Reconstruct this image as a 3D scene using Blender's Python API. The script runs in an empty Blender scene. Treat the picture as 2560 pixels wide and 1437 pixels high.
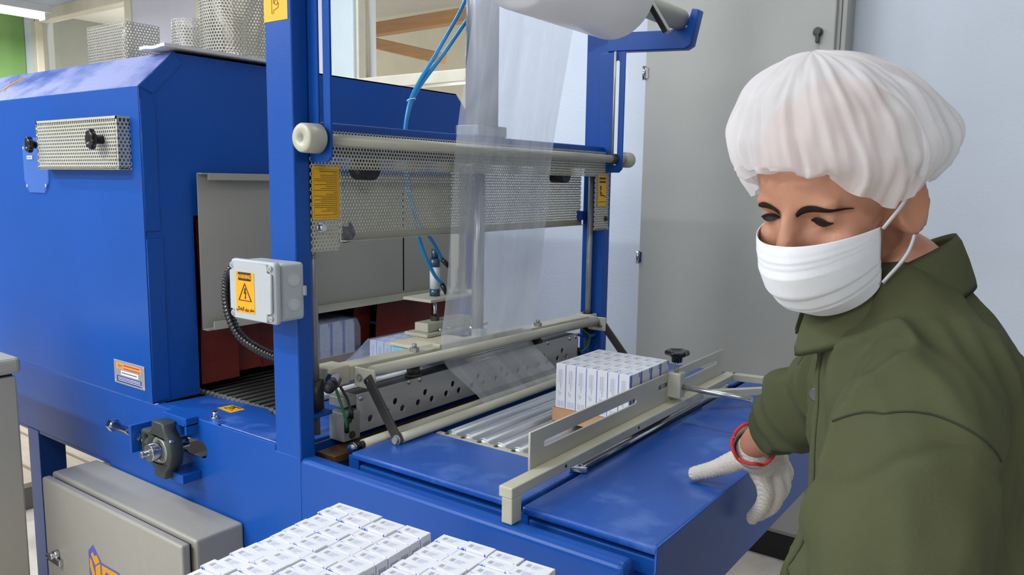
import bpy, bmesh, math, random
import numpy as np
from mathutils import Vector, Matrix
random.seed(7)
D = bpy.data
SC = bpy.context.scene
COL = SC.collection

# ------------------------------------------------------------------ camera
cam_d = D.cameras.new('camera'); cam = D.objects.new('camera', cam_d); COL.objects.link(cam)
cam_d.sensor_fit = 'HORIZONTAL'; cam_d.sensor_width = 36.0; cam_d.lens = 1964.0/2560.0*36.0
cam_d.clip_start = 0.02; cam_d.clip_end = 60
CAMROWS = [[0.807776, 0.589322, 0.014035], [0.089736, -0.0994, -0.990993], [-0.582619, 0.80176, -0.133177]]
_r, _d, _f = [Vector(v) for v in CAMROWS]
m4 = Matrix.Identity(4)
for i in range(3):
    m4[i][0] = _r[i]; m4[i][1] = -_d[i]; m4[i][2] = -_f[i]
m4[0][3], m4[1][3], m4[2][3] = 0.0, 0.0, 1.5
cam.matrix_world = m4
SC.camera = cam

# ------------------------------------------------------------------ world, exposure, ceiling light
SC.view_settings.view_transform = 'Standard'
SC.view_settings.look = 'None'
SC.view_settings.gamma = 1.0
SC.view_settings.use_curve_mapping = False
SC.view_settings.exposure = -0.08
w = D.worlds.new('world'); SC.world = w; w.use_nodes = True
w.node_tree.nodes['Background'].inputs[0].default_value = (0.75, 0.82, 0.95, 1)
w.node_tree.nodes['Background'].inputs[1].default_value = 0.25

LAMP_COL = (0.93, 0.97, 1.0)
CEIL_Z = 3.25
# ceiling fluorescent fixtures: centre x, y, z, rotation about Z, watts
FIXTURES = [(-6.72, 2.36, 2.76, math.pi/2, 45), (-4.2, 0.1, 3.16, 0.0, 70), (-2.3, -0.9, 3.16, 0.0, 75),
            (-3.2, -2.4, 3.16, 0.0, 75), (-0.3, -2.6, 3.16, 0.0, 65), (-0.9, 2.0, 3.16, 0.0, 14),
            (-6.0, -1.5, 3.16, 0.0, 60), (-2.9, 2.25, 3.16, 0.0, 24), (1.9, -0.6, 3.16, math.pi/2, 42)]
for i, (x, y, z, rz, pw) in enumerate(FIXTURES):
    ld = D.lights.new('fluorescent_light', 'AREA'); ld.shape = 'RECTANGLE'; ld.size = 1.18; ld.size_y = 0.12
    ld.energy = pw; ld.color = LAMP_COL
    lo = D.objects.new('fluorescent_light', ld); COL.objects.link(lo)
    lo.location = (x, y, z-0.075); lo.rotation_euler = (0, 0, rz)

# ------------------------------------------------------------------ materials
def lin(c):
    if isinstance(c, str):
        c = c.lstrip('#'); c = [int(c[i:i+2], 16)/255 for i in (0, 2, 4)]
    return tuple((v/12.92 if v <= 0.04045 else ((v+0.055)/1.055)**2.4) for v in c) + (1.0,)

MATS = {}
def mat(name, col, rough=0.5, metal=0.0, var=0.06, vscale=6.0, bump=0.0, bscale=200.0, coat=0.0, spec=0.5,
        col2=None, c2scale=4.0, c2lo=0.5, c2hi=0.7, stretch=None, alpha=None, trans=0.0, sss=0.0, emit=None, estr=0.0, rvar=0.0):
    if name in MATS: return MATS[name]
    m = D.materials.new(name); m.use_nodes = True
    nt = m.node_tree; N = nt.nodes; L = nt.links
    b = N['Principled BSDF']
    tc = N.new('ShaderNodeTexCoord')
    src = tc.outputs['Object']
    if stretch:
        mp = N.new('ShaderNodeMapping'); mp.inputs['Scale'].default_value = stretch
        L.new(src, mp.inputs['Vector']); src = mp.outputs['Vector']
    nz = N.new('ShaderNodeTexNoise'); nz.inputs['Scale'].default_value = vscale; nz.inputs['Detail'].default_value = 5
    L.new(src, nz.inputs['Vector'])
    hsv = N.new('ShaderNodeHueSaturation'); hsv.inputs['Color'].default_value = lin(col)
    mr = N.new('ShaderNodeMapRange'); mr.inputs['To Min'].default_value = 1-var; mr.inputs['To Max'].default_value = 1+var
    mr.inputs['From Min'].default_value = 0.3; mr.inputs['From Max'].default_value = 0.7
    L.new(nz.outputs['Fac'], mr.inputs['Value']); L.new(mr.outputs['Result'], hsv.inputs['Value'])
    out = hsv.outputs['Color']
    if col2:
        n2 = N.new('ShaderNodeTexNoise'); n2.inputs['Scale'].default_value = c2scale; n2.inputs['Detail'].default_value = 8
        n2.inputs['Roughness'].default_value = 0.65
        L.new(src, n2.inputs['Vector'])
        r2 = N.new('ShaderNodeMapRange'); r2.inputs['From Min'].default_value = c2lo; r2.inputs['From Max'].default_value = c2hi
        L.new(n2.outputs['Fac'], r2.inputs['Value'])
        mx = N.new('ShaderNodeMix'); mx.data_type = 'RGBA'
        L.new(r2.outputs['Result'], mx.inputs['Factor']); L.new(out, mx.inputs['A']); mx.inputs['B'].default_value = lin(col2)
        out = mx.outputs['Result']
    L.new(out, b.inputs['Base Color'])
    b.inputs['Roughness'].default_value = rough; b.inputs['Metallic'].default_value = metal
    b.inputs['Specular IOR Level'].default_value = spec
    if rvar:
        rr = N.new('ShaderNodeMapRange'); rr.inputs['From Min'].default_value = 0.3; rr.inputs['From Max'].default_value = 0.7
        rr.inputs['To Min'].default_value = max(0.02, rough-rvar); rr.inputs['To Max'].default_value = rough+rvar
        L.new(nz.outputs['Fac'], rr.inputs['Value']); L.new(rr.outputs['Result'], b.inputs['Roughness'])
    if coat:
        b.inputs['Coat Weight'].default_value = coat; b.inputs['Coat Roughness'].default_value = 0.12
    if trans: b.inputs['Transmission Weight'].default_value = trans
    if sss:
        b.inputs['Subsurface Weight'].default_value = sss; b.inputs['Subsurface Radius'].default_value = (0.012, 0.005, 0.003)
    if bump:
        nb = N.new('ShaderNodeTexNoise'); nb.inputs['Scale'].default_value = bscale; nb.inputs['Detail'].default_value = 3
        L.new(src, nb.inputs['Vector'])
        bp = N.new('ShaderNodeBump'); bp.inputs['Strength'].default_value = bump; bp.inputs['Distance'].default_value = 0.002
        L.new(nb.outputs['Fac'], bp.inputs['Height']); L.new(bp.outputs['Normal'], b.inputs['Normal'])
    if emit:
        b.inputs['Emission Color'].default_value = lin(emit); b.inputs['Emission Strength'].default_value = estr
    if alpha is not None: b.inputs['Alpha'].default_value = alpha
    MATS[name] = m
    return m

BLUE = mat('blue_gloss_paint', '#124a9c', 0.34, var=0.05, vscale=3, bump=0.10, bscale=320, coat=0.03, spec=0.28)
BLUE_TABLE = mat('blue_worn_table_paint', '#124ca2', 0.36, var=0.06, vscale=4, bump=0.08, bscale=300, coat=0.15, col2='#5a80c6', c2scale=7, c2lo=0.52, c2hi=0.82, rvar=0.08)
BLUE_TOP = mat('blue_scuff_sheen_cover_paint', '#184a9e', 0.33, var=0.06, vscale=4, bump=0.08, bscale=300, col2='#8b95c6', c2scale=2.6, c2lo=0.40, c2hi=0.56, stretch=(1, 2, 1))  # pale streaks: scuffs with the roof's whitish reflection put into the colour
BEIGE = mat('beige_grey_powder_coat', '#b3b1a0', 0.38, var=0.05, vscale=8, bump=0.05, bscale=500)
BEIGE_WORN = mat('worn_beige_paint', '#b8b4a0', 0.42, var=0.07, vscale=12, col2='#8d7f5a', c2scale=14, c2lo=0.62, c2hi=0.8)
GREYBEIGE = mat('grey_powder_coat', '#9c9a90', 0.42, var=0.04, vscale=3, bump=0.06, bscale=700)
ENCL = mat('enclosure_grey_paint', '#96938a', 0.36, var=0.04, vscale=4, bump=0.10, bscale=600)
CABGREY = mat('cabinet_grey_paint', '#a4a59f', 0.40, var=0.04, vscale=2, bump=0.05, bscale=500)
STEEL = mat('brushed_steel', '#b4b5b3', 0.38, metal=0.3, var=0.12, vscale=30, stretch=(1, 0.08, 1), rvar=0.08)
STEEL_DULL = mat('dull_machined_steel', '#9b9c97', 0.42, metal=0.45, var=0.14, vscale=14, rvar=0.08)
CHROME = mat('polished_chrome', '#c9ccd0', 0.13, metal=1.0, var=0.04, vscale=20)
ROLLERST = mat('galvanised_roller_steel', '#bfc3c8', 0.34, metal=0.75, var=0.08, vscale=30, stretch=(1, 0.1, 1), rvar=0.06)
DARKMETAL = mat('dark_oxide_steel', '#45423f', 0.45, metal=0.5, var=0.15, vscale=20)
CASTIRON = mat('black_cast_iron', '#3a4040', 0.5, metal=0.3, var=0.12, vscale=30, bump=0.15, bscale=250)
BLACK = mat('black_plastic', '#0c0c0e', 0.22, var=0.1, vscale=20)
BLACKRUB = mat('black_rubber', '#121214', 0.5, var=0.2, vscale=20)
DARK = mat('shade_dark_interior', '#0d0b0b', 0.7, var=0.2)  # near-black colour stands in for shade inside the tunnel and gaps
CURTAIN = mat('red_silicone_curtain', '#7a2a1c', 0.5, var=0.1, vscale=5)
WHITEPLASTIC = mat('white_abs_plastic', '#abb1b4', 0.38, var=0.02, vscale=10)
GREYPRINT = mat('grey_print', '#6f7076', 0.6)
DARKPRINT = mat('dark_print', '#211d18', 0.55)
YELLOW = mat('yellow_sticker', '#e0a800', 0.4, var=0.05)
ORANGE = mat('orange_warning_sticker', '#f0a010', 0.4, var=0.03)
CARD = mat('white_carton_board', '#d6d8dd', 0.5, var=0.015, vscale=20)
BLUEPRINT = mat('blue_carton_print', '#3558b4', 0.5, var=0.04)
PALEPRINT = mat('pale_lilac_print', '#a9b0cc', 0.55)
KRAFT = mat('brown_kraft_board', '#b98d66', 0.7, var=0.07, vscale=30, bump=0.1, bscale=300)
BLUEHOSE = mat('blue_air_hose', '#1e8ccb', 0.3, var=0.05)
FOAM = mat('pale_blue_foam', '#86c4de', 0.9, var=0.06, vscale=60, bump=0.4, bscale=250)
GREENWIRE = mat('green_wire', '#1d6a3f', 0.45)
REDPAINT = mat('red_print', '#c03030', 0.5)
NAVYPRINT = mat('navy_print', '#2a2f78', 0.5)
SALMON = mat('orange_print', '#e88a50', 0.5)
PURPLE = mat('violet_print', '#5a57b0', 0.45)
OCHRE = mat('ochre_print', '#d79a12', 0.45)

# ------------------------------------------------------------------ mesh helpers
def tag(o, label=None, cat=None, group=None, kind=None):
    if label: o['label'] = label
    if cat: o['category'] = cat
    if group: o['group'] = group
    if kind: o['kind'] = kind
    return o

def empty(name, loc, label=None, cat=None, group=None, kind=None):
    o = D.objects.new(name, None); COL.objects.link(o); o.location = loc; o.empty_display_size = 0.05
    return tag(o, label, cat, group, kind)

def world_loc(o):
    v = Vector(o.location); p = o.parent
    while p: v = v + Vector(p.location); p = p.parent
    return v

def link(name, me, parent=None, mats=None, recenter=True):
    """mesh in world coordinates -> object with its origin at its bounding-box centre, under an unrotated parent"""
    o = D.objects.new(name, me); COL.objects.link(o)
    for m in (mats or []): me.materials.append(m)
    c = Vector((0, 0, 0))
    if recenter and len(me.vertices):
        co = np.empty(len(me.vertices)*3); me.vertices.foreach_get('co', co); co = co.reshape(-1, 3)
        c = Vector((co.min(0)+co.max(0))/2)
        me.transform(Matrix.Translation(-c))
    if parent:
        o.parent = parent; o.location = c - world_loc(parent)
    else:
        o.location = c
    return o

def frame_of(d):
    d = Vector(d).normalized()
    a = Vector((0, 0, 1)) if abs(d.z) < 0.9 else Vector((1, 0, 0))
    u = d.cross(a).normalized(); v = d.cross(u).normalized()
    return d, u, v

class MB:
    def __init__(self): self.v = []; self.f = []; self.s = []; self.mi = []
    def add(self, vs, fs, smooth=False, mi=0):
        b = len(self.v); self.v += [tuple(p) for p in vs]
        for f in fs: self.f.append(tuple(b+i for i in f)); self.s.append(smooth); self.mi.append(mi)
        return self
    def box(self, x0, x1, y0, y1, z0, z1, mi=0):
        vs = [(x, y, z) for x in (x0, x1) for y in (y0, y1) for z in (z0, z1)]
        return self.add(vs, [(0, 1, 3, 2), (4, 6, 7, 5), (0, 4, 5, 1), (2, 3, 7, 6), (0, 2, 6, 4), (1, 5, 7, 3)], False, mi)
    def obox(self, c, ax, ay, az, mi=0):
        """box from a centre and three half-axis vectors"""
        c = Vector(c); ax, ay, az = Vector(ax), Vector(ay), Vector(az)
        vs = [c+sx*ax+sy*ay+sz*az for sx in (-1, 1) for sy in (-1, 1) for sz in (-1, 1)]
        return self.add(vs, [(0, 1, 3, 2), (4, 6, 7, 5), (0, 4, 5, 1), (2, 3, 7, 6), (0, 2, 6, 4), (1, 5, 7, 3)], False, mi)
    def bar(self, p, q, wdt, hgt, up=(0, 0, 1), mi=0):
        p, q = Vector(p), Vector(q); d = (q-p); L = d.length; d.normalize()
        s = d.cross(Vector(up)).normalized(); t = s.cross(d).normalized()
        return self.obox((p+q)/2, d*L/2, s*wdt/2, t*hgt/2, mi)
    def cyl(self, p, q, r, n=20, r2=None, cap=True, mi=0):
        p, q = Vector(p), Vector(q); d, u, v = frame_of(q-p); r2 = r if r2 is None else r2
        vs = []
        for (c, rr) in ((p, r), (q, r2)):
            for k in range(n):
                a = 2*math.pi*k/n; vs.append(c+u*math.cos(a)*rr+v*math.sin(a)*rr)
        self.add(vs, [(k, k+n, (k+1) % n+n, (k+1) % n) for k in range(n)], True, mi)
        if cap:
            self.add(vs[:n], [tuple(range(n))], False, mi); self.add(vs[n:], [tuple(reversed(range(n)))], False, mi)
        return self
    def hexnut(self, p, q, r, mi=0):
        p, q = Vector(p), Vector(q); d, u, v = frame_of(q-p); n = 6
        vs = [c+u*math.cos(math.pi*k/3)*r+v*math.sin(math.pi*k/3)*r for c in (p, q) for k in range(n)]
        return self.add(vs, [(k, k+n, (k+1) % n+n, (k+1) % n) for k in range(n)]+[tuple(range(n)), tuple(range(2*n-1, n-1, -1))], False, mi)
    def lathe(self, p, axis, prof, n=24, mi=0, smooth=True):
        """profile = [(distance along axis, radius), ...]"""
        p = Vector(p); d, u, v = frame_of(axis); vs = []
        for (h, r) in prof:
            for k in range(n):
                a = 2*math.pi*k/n; vs.append(p+d*h+u*math.cos(a)*r+v*math.sin(a)*r)
        fs = []
        for i in range(len(prof)-1):
            for k in range(n): fs.append((i*n+k, (i+1)*n+k, (i+1)*n+(k+1) % n, i*n+(k+1) % n))
        return self.add(vs, fs, smooth, mi)
    def tube(self, pts, r, n=10, closed=False, mi=0, rf=None, cap=True):
        pts = [Vector(p) for p in pts]; m = len(pts); rings = []
        t0 = (pts[1]-pts[0]).normalized(); _, u, _v = frame_of(t0)
        for i, p in enumerate(pts):
            a = pts[i-1] if i > 0 else (pts[-1] if closed else pts[0])
            b = pts[i+1] if i < m-1 else (pts[0] if closed else pts[-1])
            t = (b-a).normalized(); u = (u-t*u.dot(t)).normalized(); v = t.cross(u)
            rr = r if rf is None else rf(i)
            rings += [p+u*math.cos(2*math.pi*k/n)*rr+v*math.sin(2*math.pi*k/n)*rr for k in range(n)]
        fs = []
        for i in range(m if closed else m-1):
            j = (i+1) % m
            for k in range(n): fs.append((i*n+k, i*n+(k+1) % n, j*n+(k+1) % n, j*n+k))
        self.add(rings, fs, True, mi)
        if cap and not closed:
            self.add(rings[:n], [tuple(reversed(range(n)))], False, mi); self.add(rings[-n:], [tuple(range(n))], False, mi)
        return self
    def quad(self, a, b, c, d, mi=0): return self.add([a, b, c, d], [(0, 1, 2, 3)], False, mi)
    def sphere(self, c, r, n=16, m=10, sc=(1, 1, 1), mi=0):
        c = Vector(c); vs = []; fs = []
        for i in range(m+1):
            th = math.pi*i/m
            for k in range(n):
                a = 2*math.pi*k/n
                vs.append((c.x+r*sc[0]*math.sin(th)*math.cos(a), c.y+r*sc[1]*math.sin(th)*math.sin(a), c.z+r*sc[2]*math.cos(th)))
        for i in range(m):
            for k in range(n): fs.append((i*n+k, (i+1)*n+k, (i+1)*n+(k+1) % n, i*n+(k+1) % n))
        return self.add(vs, fs, True, mi)
    def mesh(self, name):
        me = D.meshes.new(name); me.from_pydata(self.v, [], self.f)
        me.polygons.foreach_set('use_smooth', self.s); me.polygons.foreach_set('material_index', self.mi)
        bm = bmesh.new(); bm.from_mesh(me); bmesh.ops.remove_doubles(bm, verts=bm.verts, dist=1e-6)
        bmesh.ops.recalc_face_normals(bm, faces=bm.faces); bm.to_mesh(me); bm.free(); me.update()
        return me
    def build(self, name, m=None, parent=None, bevel=0.0, seg=2, mats=None, label=None):
        o = link(name, self.mesh(name), parent, mats or ([m] if m else []))
        if bevel:
            b = o.modifiers.new('bevel', 'BEVEL'); b.width = bevel; b.segments = seg; b.limit_method = 'ANGLE'; b.angle_limit = math.radians(50)
            b.harden_normals = False
        if label: o['label'] = label
        return o

def plate(name, outline, holes, o0, U, V, t, m, parent=None, bevel=0.0, label=None):
    """flat sheet with real holes: 2D polygons in (u, v), placed at o0 + u*U + v*V, thickness t along U x V (centred)"""
    cu = D.curves.new(name, 'CURVE'); cu.dimensions = '2D'; cu.fill_mode = 'BOTH'; cu.extrude = t/2
    for poly in [outline]+list(holes):
        sp = cu.splines.new('POLY'); sp.points.add(len(poly)-1); sp.use_cyclic_u = True
        for p, (a, b) in zip(sp.points, poly): p.co = (a, b, 0, 1)
    tmp = D.objects.new('tmp', cu); COL.objects.link(tmp)
    dg = bpy.context.evaluated_depsgraph_get(); dg.update()
    me = D.meshes.new_from_object(tmp.evaluated_get(dg)); D.objects.remove(tmp); D.curves.remove(cu)
    U, V = Vector(U).normalized(), Vector(V).normalized(); W = U.cross(V)
    M = Matrix.Identity(4)
    for i in range(3): M[i][0] = U[i]; M[i][1] = V[i]; M[i][2] = W[i]; M[i][3] = o0[i]
    me.materials.clear(); me.transform(M); me.name = name
    bm = bmesh.new(); bm.from_mesh(me); bmesh.ops.remove_doubles(bm, verts=bm.verts, dist=1e-6); bm.to_mesh(me); bm.free()
    o = link(name, me, parent, [m])
    if bevel:
        b = o.modifiers.new('bevel', 'BEVEL'); b.width = bevel; b.segments = 1; b.limit_method = 'ANGLE'; b.angle_limit = math.radians(60)
    if label: o['label'] = label
    return o

def circ(cx, cy, r, n=16): return [(cx+r*math.cos(2*math.pi*k/n), cy+r*math.sin(2*math.pi*k/n)) for k in range(n)]
def slot(x0, y0, x1, y1, r, n=8):
    a = math.atan2(y1-y0, x1-x0); out = []
    for k in range(n+1): t = a-math.pi/2+math.pi*k/n; out.append((x1+r*math.cos(t), y1+r*math.sin(t)))
    for k in range(n+1): t = a+math.pi/2+math.pi*k/n; out.append((x0+r*math.cos(t), y0+r*math.sin(t)))
    return out
def rect(a, b, c, d): return [(a, c), (b, c), (b, d), (a, d)]

def perf(name, w, h, fn, m, parent=None, pitch=0.0092, hr=0.0028, thick=0.0012, margin=None, label=None):
    """perforated sheet: staggered round holes, real openings; fn maps (u, v) to a point"""
    vs = []; fs = []; R = pitch/math.sqrt(3); row = pitch*math.sqrt(3)/2
    nr = int(h/row); nc = int(w/pitch)
    for j in range(nr):
        for i in range(nc):
            cx = pitch*(i+0.5+(0.25 if j % 2 else -0.25)); cy = row*(j+0.5)
            if cx > w-pitch*0.2: continue
            b = len(vs)
            for k in range(12):
                a = math.pi/6*k
                rr = R if k % 2 == 1 else R*math.cos(math.pi/6)
                vs.append(fn(cx+rr*math.cos(a), cy+rr*math.sin(a)))
            for k in range(12):
                a = math.pi/6*k; vs.append(fn(cx+hr*math.cos(a), cy+hr*math.sin(a)))
            for k in range(12): fs.append((b+k, b+(k+1) % 12, b+12+(k+1) % 12, b+12+k))
    if margin:
        for (a, bb, c, d) in margin:
            b = len(vs); n = 24
            for k in range(n+1):
                u = a+(bb-a)*k/n; vs += [fn(u, c), fn(u, d)]
            for k in range(n): fs.append((b+2*k, b+2*k+2, b+2*k+3, b+2*k+1))
    me = D.meshes.new(name); me.from_pydata([tuple(p) for p in vs], [], fs)
    bm = bmesh.new(); bm.from_mesh(me); bmesh.ops.remove_doubles(bm, verts=bm.verts, dist=2e-5); bm.to_mesh(me); bm.free()
    o = link(name, me, parent, [m])
    s = o.modifiers.new('thickness', 'SOLIDIFY'); s.thickness = thick; s.offset = 0
    if label: o['label'] = label
    return o

def text_mesh(name, s, size, o0, U, V, m, parent=None, align='CENTER', ext=0.0002, bold=0.0, xs=1.0):
    cu = D.curves.new(name, 'FONT'); cu.body = s; cu.size = size; cu.align_x = align; cu.align_y = 'CENTER'; cu.extrude = ext; cu.offset = bold
    tmp = D.objects.new('tmp', cu); COL.objects.link(tmp)
    dg = bpy.context.evaluated_depsgraph_get(); dg.update()
    me = D.meshes.new_from_object(tmp.evaluated_get(dg)); D.objects.remove(tmp); D.curves.remove(cu)
    U, V = Vector(U).normalized(), Vector(V).normalized(); W = U.cross(V)
    M = Matrix.Identity(4)
    for i in range(3): M[i][0] = U[i]*xs; M[i][1] = V[i]; M[i][2] = W[i]; M[i][3] = o0[i]
    me.materials.clear(); me.transform(M)
    return link(name, me, parent, [m])

def smooth_path(pts, n=8):
    """Catmull-Rom through the points"""
    P = [Vector(p) for p in pts]; P = [P[0]*2-P[1]]+P+[P[-1]*2-P[-2]]; out = []
    for i in range(1, len(P)-2):
        a, b, c, d = P[i-1], P[i], P[i+1], P[i+2]
        for k in range(n):
            t = k/n
            out.append(0.5*((2*b)+(c-a)*t+(2*a-5*b+4*c-d)*t*t+(3*b-a-3*c+d)*t**3))
    out.append(P[-2]); return out

def bolt(name, p, d, r, h, m, parent):
    """hex-socket cap screw standing at p along d, with its washer"""
    p = Vector(p); d = Vector(d).normalized(); mb = MB()
    mb.cyl(p, p+d*h*0.25, r*1.5, 16); mb.cyl(p+d*h*0.25, p+d*h, r, 16)
    mb.lathe(p+d*h*1.001, d, [(0, r*0.55), (-h*0.3, r*0.5)], 6, smooth=False)
    return mb.build(name, m, parent)

# ================================================================== room
WALLP = mat('wall_painted_plaster', '#d2dbe6', 0.7, var=0.02, vscale=2.5, bump=0.35, bscale=90, col2='#bdb6ac', c2scale=3.0, c2lo=0.72, c2hi=0.9)
WALLW = mat('wall_white_plaster', '#cfcfd4', 0.8, var=0.03, vscale=2, bump=0.2, bscale=60)
CREAM = mat('cream_window_frame_paint', '#cfcab6', 0.5, var=0.05, vscale=10)
CEILP = mat('ceiling_paint', '#c9c8c6', 0.85, var=0.03)
FLOORM = mat('pale_terrazzo_floor', '#c9c1b6', 0.4, var=0.08, vscale=12, col2='#8f857a', c2scale=40, c2lo=0.6, c2hi=0.75)
LAV = mat('wall_lilac_white', '#c6c6d0', 0.7, var=0.03)
PALECYAN = mat('pale_cyan_column_paint', '#c3d0d4', 0.6, var=0.03)
GREENP = mat('green_column_paint', '#7fa860', 0.6, var=0.08, vscale=5)
BACKW = mat('back_room_cream_wall', '#d8d4c4', 0.8, var=0.03)
WOODB = mat('varnished_wood_beam', '#a97f55', 0.5, var=0.12, vscale=8, stretch=(0.6, 6, 6))

glass = D.materials.new('window_glass'); glass.use_nodes = True
_nt = glass.node_tree; _b = _nt.nodes['Principled BSDF']; _out = _nt.nodes['Material Output']
_tr = _nt.nodes.new('ShaderNodeBsdfTransparent'); _gl = _nt.nodes.new('ShaderNodeBsdfGlossy'); _gl.inputs['Roughness'].default_value = 0.03
_fr = _nt.nodes.new('ShaderNodeFresnel'); _fr.inputs['IOR'].default_value = 1.5
_nz = _nt.nodes.new('ShaderNodeTexNoise'); _nz.inputs['Scale'].default_value = 3.0
_cr = _nt.nodes.new('ShaderNodeMapRange'); _cr.inputs['To Min'].default_value = 0.90; _cr.inputs['To Max'].default_value = 0.97
_nt.links.new(_nz.outputs['Fac'], _cr.inputs['Value']); _nt.links.new(_cr.outputs['Result'], _tr.inputs['Color'])
_mx = _nt.nodes.new('ShaderNodeMixShader')
_nt.links.new(_fr.outputs['Fac'], _mx.inputs['Fac']); _nt.links.new(_tr.outputs[0], _mx.inputs[1]); _nt.links.new(_gl.outputs[0], _mx.inputs[2])
_nt.links.new(_mx.outputs[0], _out.inputs['Surface'])

YW = 3.25                                  # far wall
def struct(name, mb, m, bevel=0.0, label=None):
    o = mb.build(name, m, None, bevel); o['kind'] = 'structure'
    if label: o['label'] = label
    return o
XL, XR, YN = -9.4, 3.2, -3.4
struct('floor', MB().box(XL, XR, YN, 6.4, -0.1, 0.0), FLOORM, label='pale speckled factory floor')
struct('ceiling', MB().box(XL, XR, YN, 6.4, CEIL_Z, CEIL_Z+0.1), CEILP, label='off-white flat ceiling')
struct('wall_left', MB().box(XL-0.1, XL, YN, 6.4, 0, CEIL_Z), mat('wall_grey_paint', '#8f938f', 0.7, var=0.04), label='grey painted end wall far left')
struct('wall_right', MB().box(XR, XR+0.1, YN, 6.4, 0, CEIL_Z), mat('wall_dark_slate_paint', '#43464b', 0.8, var=0.05))
struct('wall_near', MB().box(XL, XR, YN-0.1, YN, 0, CEIL_Z), WALLW)
# far wall with three window openings (x0, x1, z0, z1)
WIN = [(-7.45, -5.95, 1.45, 2.82), (-5.0, -4.05, 1.2, 2.86), (-3.46, -2.57, 2.06, 2.90), (-3.30, -2.57, 1.25, 2.02)]
plate('wall_far', rect(XL, XR, 0, CEIL_Z), [rect(a, b, c, d) for (a, b, c, d) in WIN], (0, YW+0.06, 0), (1, 0, 0), (0, 0, 1), 0.12, WALLP)
D.objects['wall_far']['kind'] = 'structure'; D.objects['wall_far']['label'] = 'bluish white plastered far wall behind the machine'
struct('wall_back_room', MB().box(XL, XR, 6.3, 6.4, 0, CEIL_Z), BACKW, label='cream wall of the room seen through the windows')
struct('trim_1', MB().box(-5.95, -5.0, YW-0.02, YW+0.001, 0, CEIL_Z), LAV, label='lilac white wall panel between the left windows')
struct('trim_2', MB().box(-4.05, -3.66, YW-0.02, YW+0.001, 0, CEIL_Z), LAV, label='lilac white wall panel left of the cream window')
struct('trim_3', MB().box(-3.66, -3.46, YW-0.06, YW+0.001, 0, CEIL_Z), PALECYAN, bevel=0.01, label='pale cyan vertical pilaster beside the cream window')
def window(n, x0, x1, z0, z1, fw, label):
    e = empty('window_%d' % n, ((x0+x1)/2, YW, z0), label, None, None, 'structure')
    y0, y1 = YW-0.035, YW+0.05
    MB().box(x0-fw, x0+fw*0.3, y0, y1, z0-fw, z1+fw).build('window_frame', CREAM, e, 0.006)
    MB().box(x1-fw*0.3, x1+fw, y0, y1, z0-fw, z1+fw).build('window_frame', CREAM, e, 0.006)
    MB().box(x0, x1, y0, y1, z1-fw*0.3, z1+fw).build('window_frame', CREAM, e, 0.006)
    MB().box(x0, x1, y0-0.01, y1, z0-fw, z0+fw*0.3).build('window_sill', CREAM, e, 0.006)
    MB().quad((x0, YW+0.022, z0), (x1, YW+0.022, z0), (x1, YW+0.022, z1), (x0, YW+0.022, z1)).build('pane', glass, e)
window(1, *WIN[0], 0.07, 'wide cream-framed window left of the perforated covers')
window(2, *WIN[1], 0.05, 'narrow cream-framed window behind the tall perforated cover')
window(3, *WIN[2], 0.05, 'cream-framed upper window with wooden beams behind its glass')
window(4, *WIN[3], 0.02, 'low window just under the cream-framed upper window')
# wooden beams of the back room, and its lamp
tag(MB().bar((-6.2, 5.2, 2.835), (-3.6, 5.2, 2.865), 0.10, 0.11).build('roof_beam', WOODB, None, 0.006), 'upper varnished wooden beam seen through the cream-framed window', 'beam', 'wooden beams behind the window')
tag(MB().bar((-5.25, 4.6, 2.715), (-4.02, 4.6, 2.41), 0.09, 0.085).build('roof_beam', WOODB, None, 0.006), 'lower varnished wooden beam slanting down behind the cream-framed window', 'beam', 'wooden beams behind the window')
bl = D.lights.new('back_room_light', 'POINT'); bl.shadow_soft_size = 0.25; bl.energy = 75; bl.color = (1.0, 0.97, 0.9)
bo = D.objects.new('back_room_light', bl); COL.objects.link(bo); bo.location = (-3.4, 4.4, 1.5)
bl2 = D.lights.new('back_room_light', 'POINT'); bl2.shadow_soft_size = 0.25; bl2.energy = 85; bl2.color = (1.0, 0.95, 0.82)
bo2 = D.objects.new('back_room_light', bl2); COL.objects.link(bo2); bo2.location = (-8.2, 4.8, 1.9)
# green column at the far end
gc = MB().box(-8.15, -7.72, YW-0.25, YW-0.001, 0, CEIL_Z); struct('trim_4', gc, GREENP, 0.01, 'light green painted column at the far left')

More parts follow.
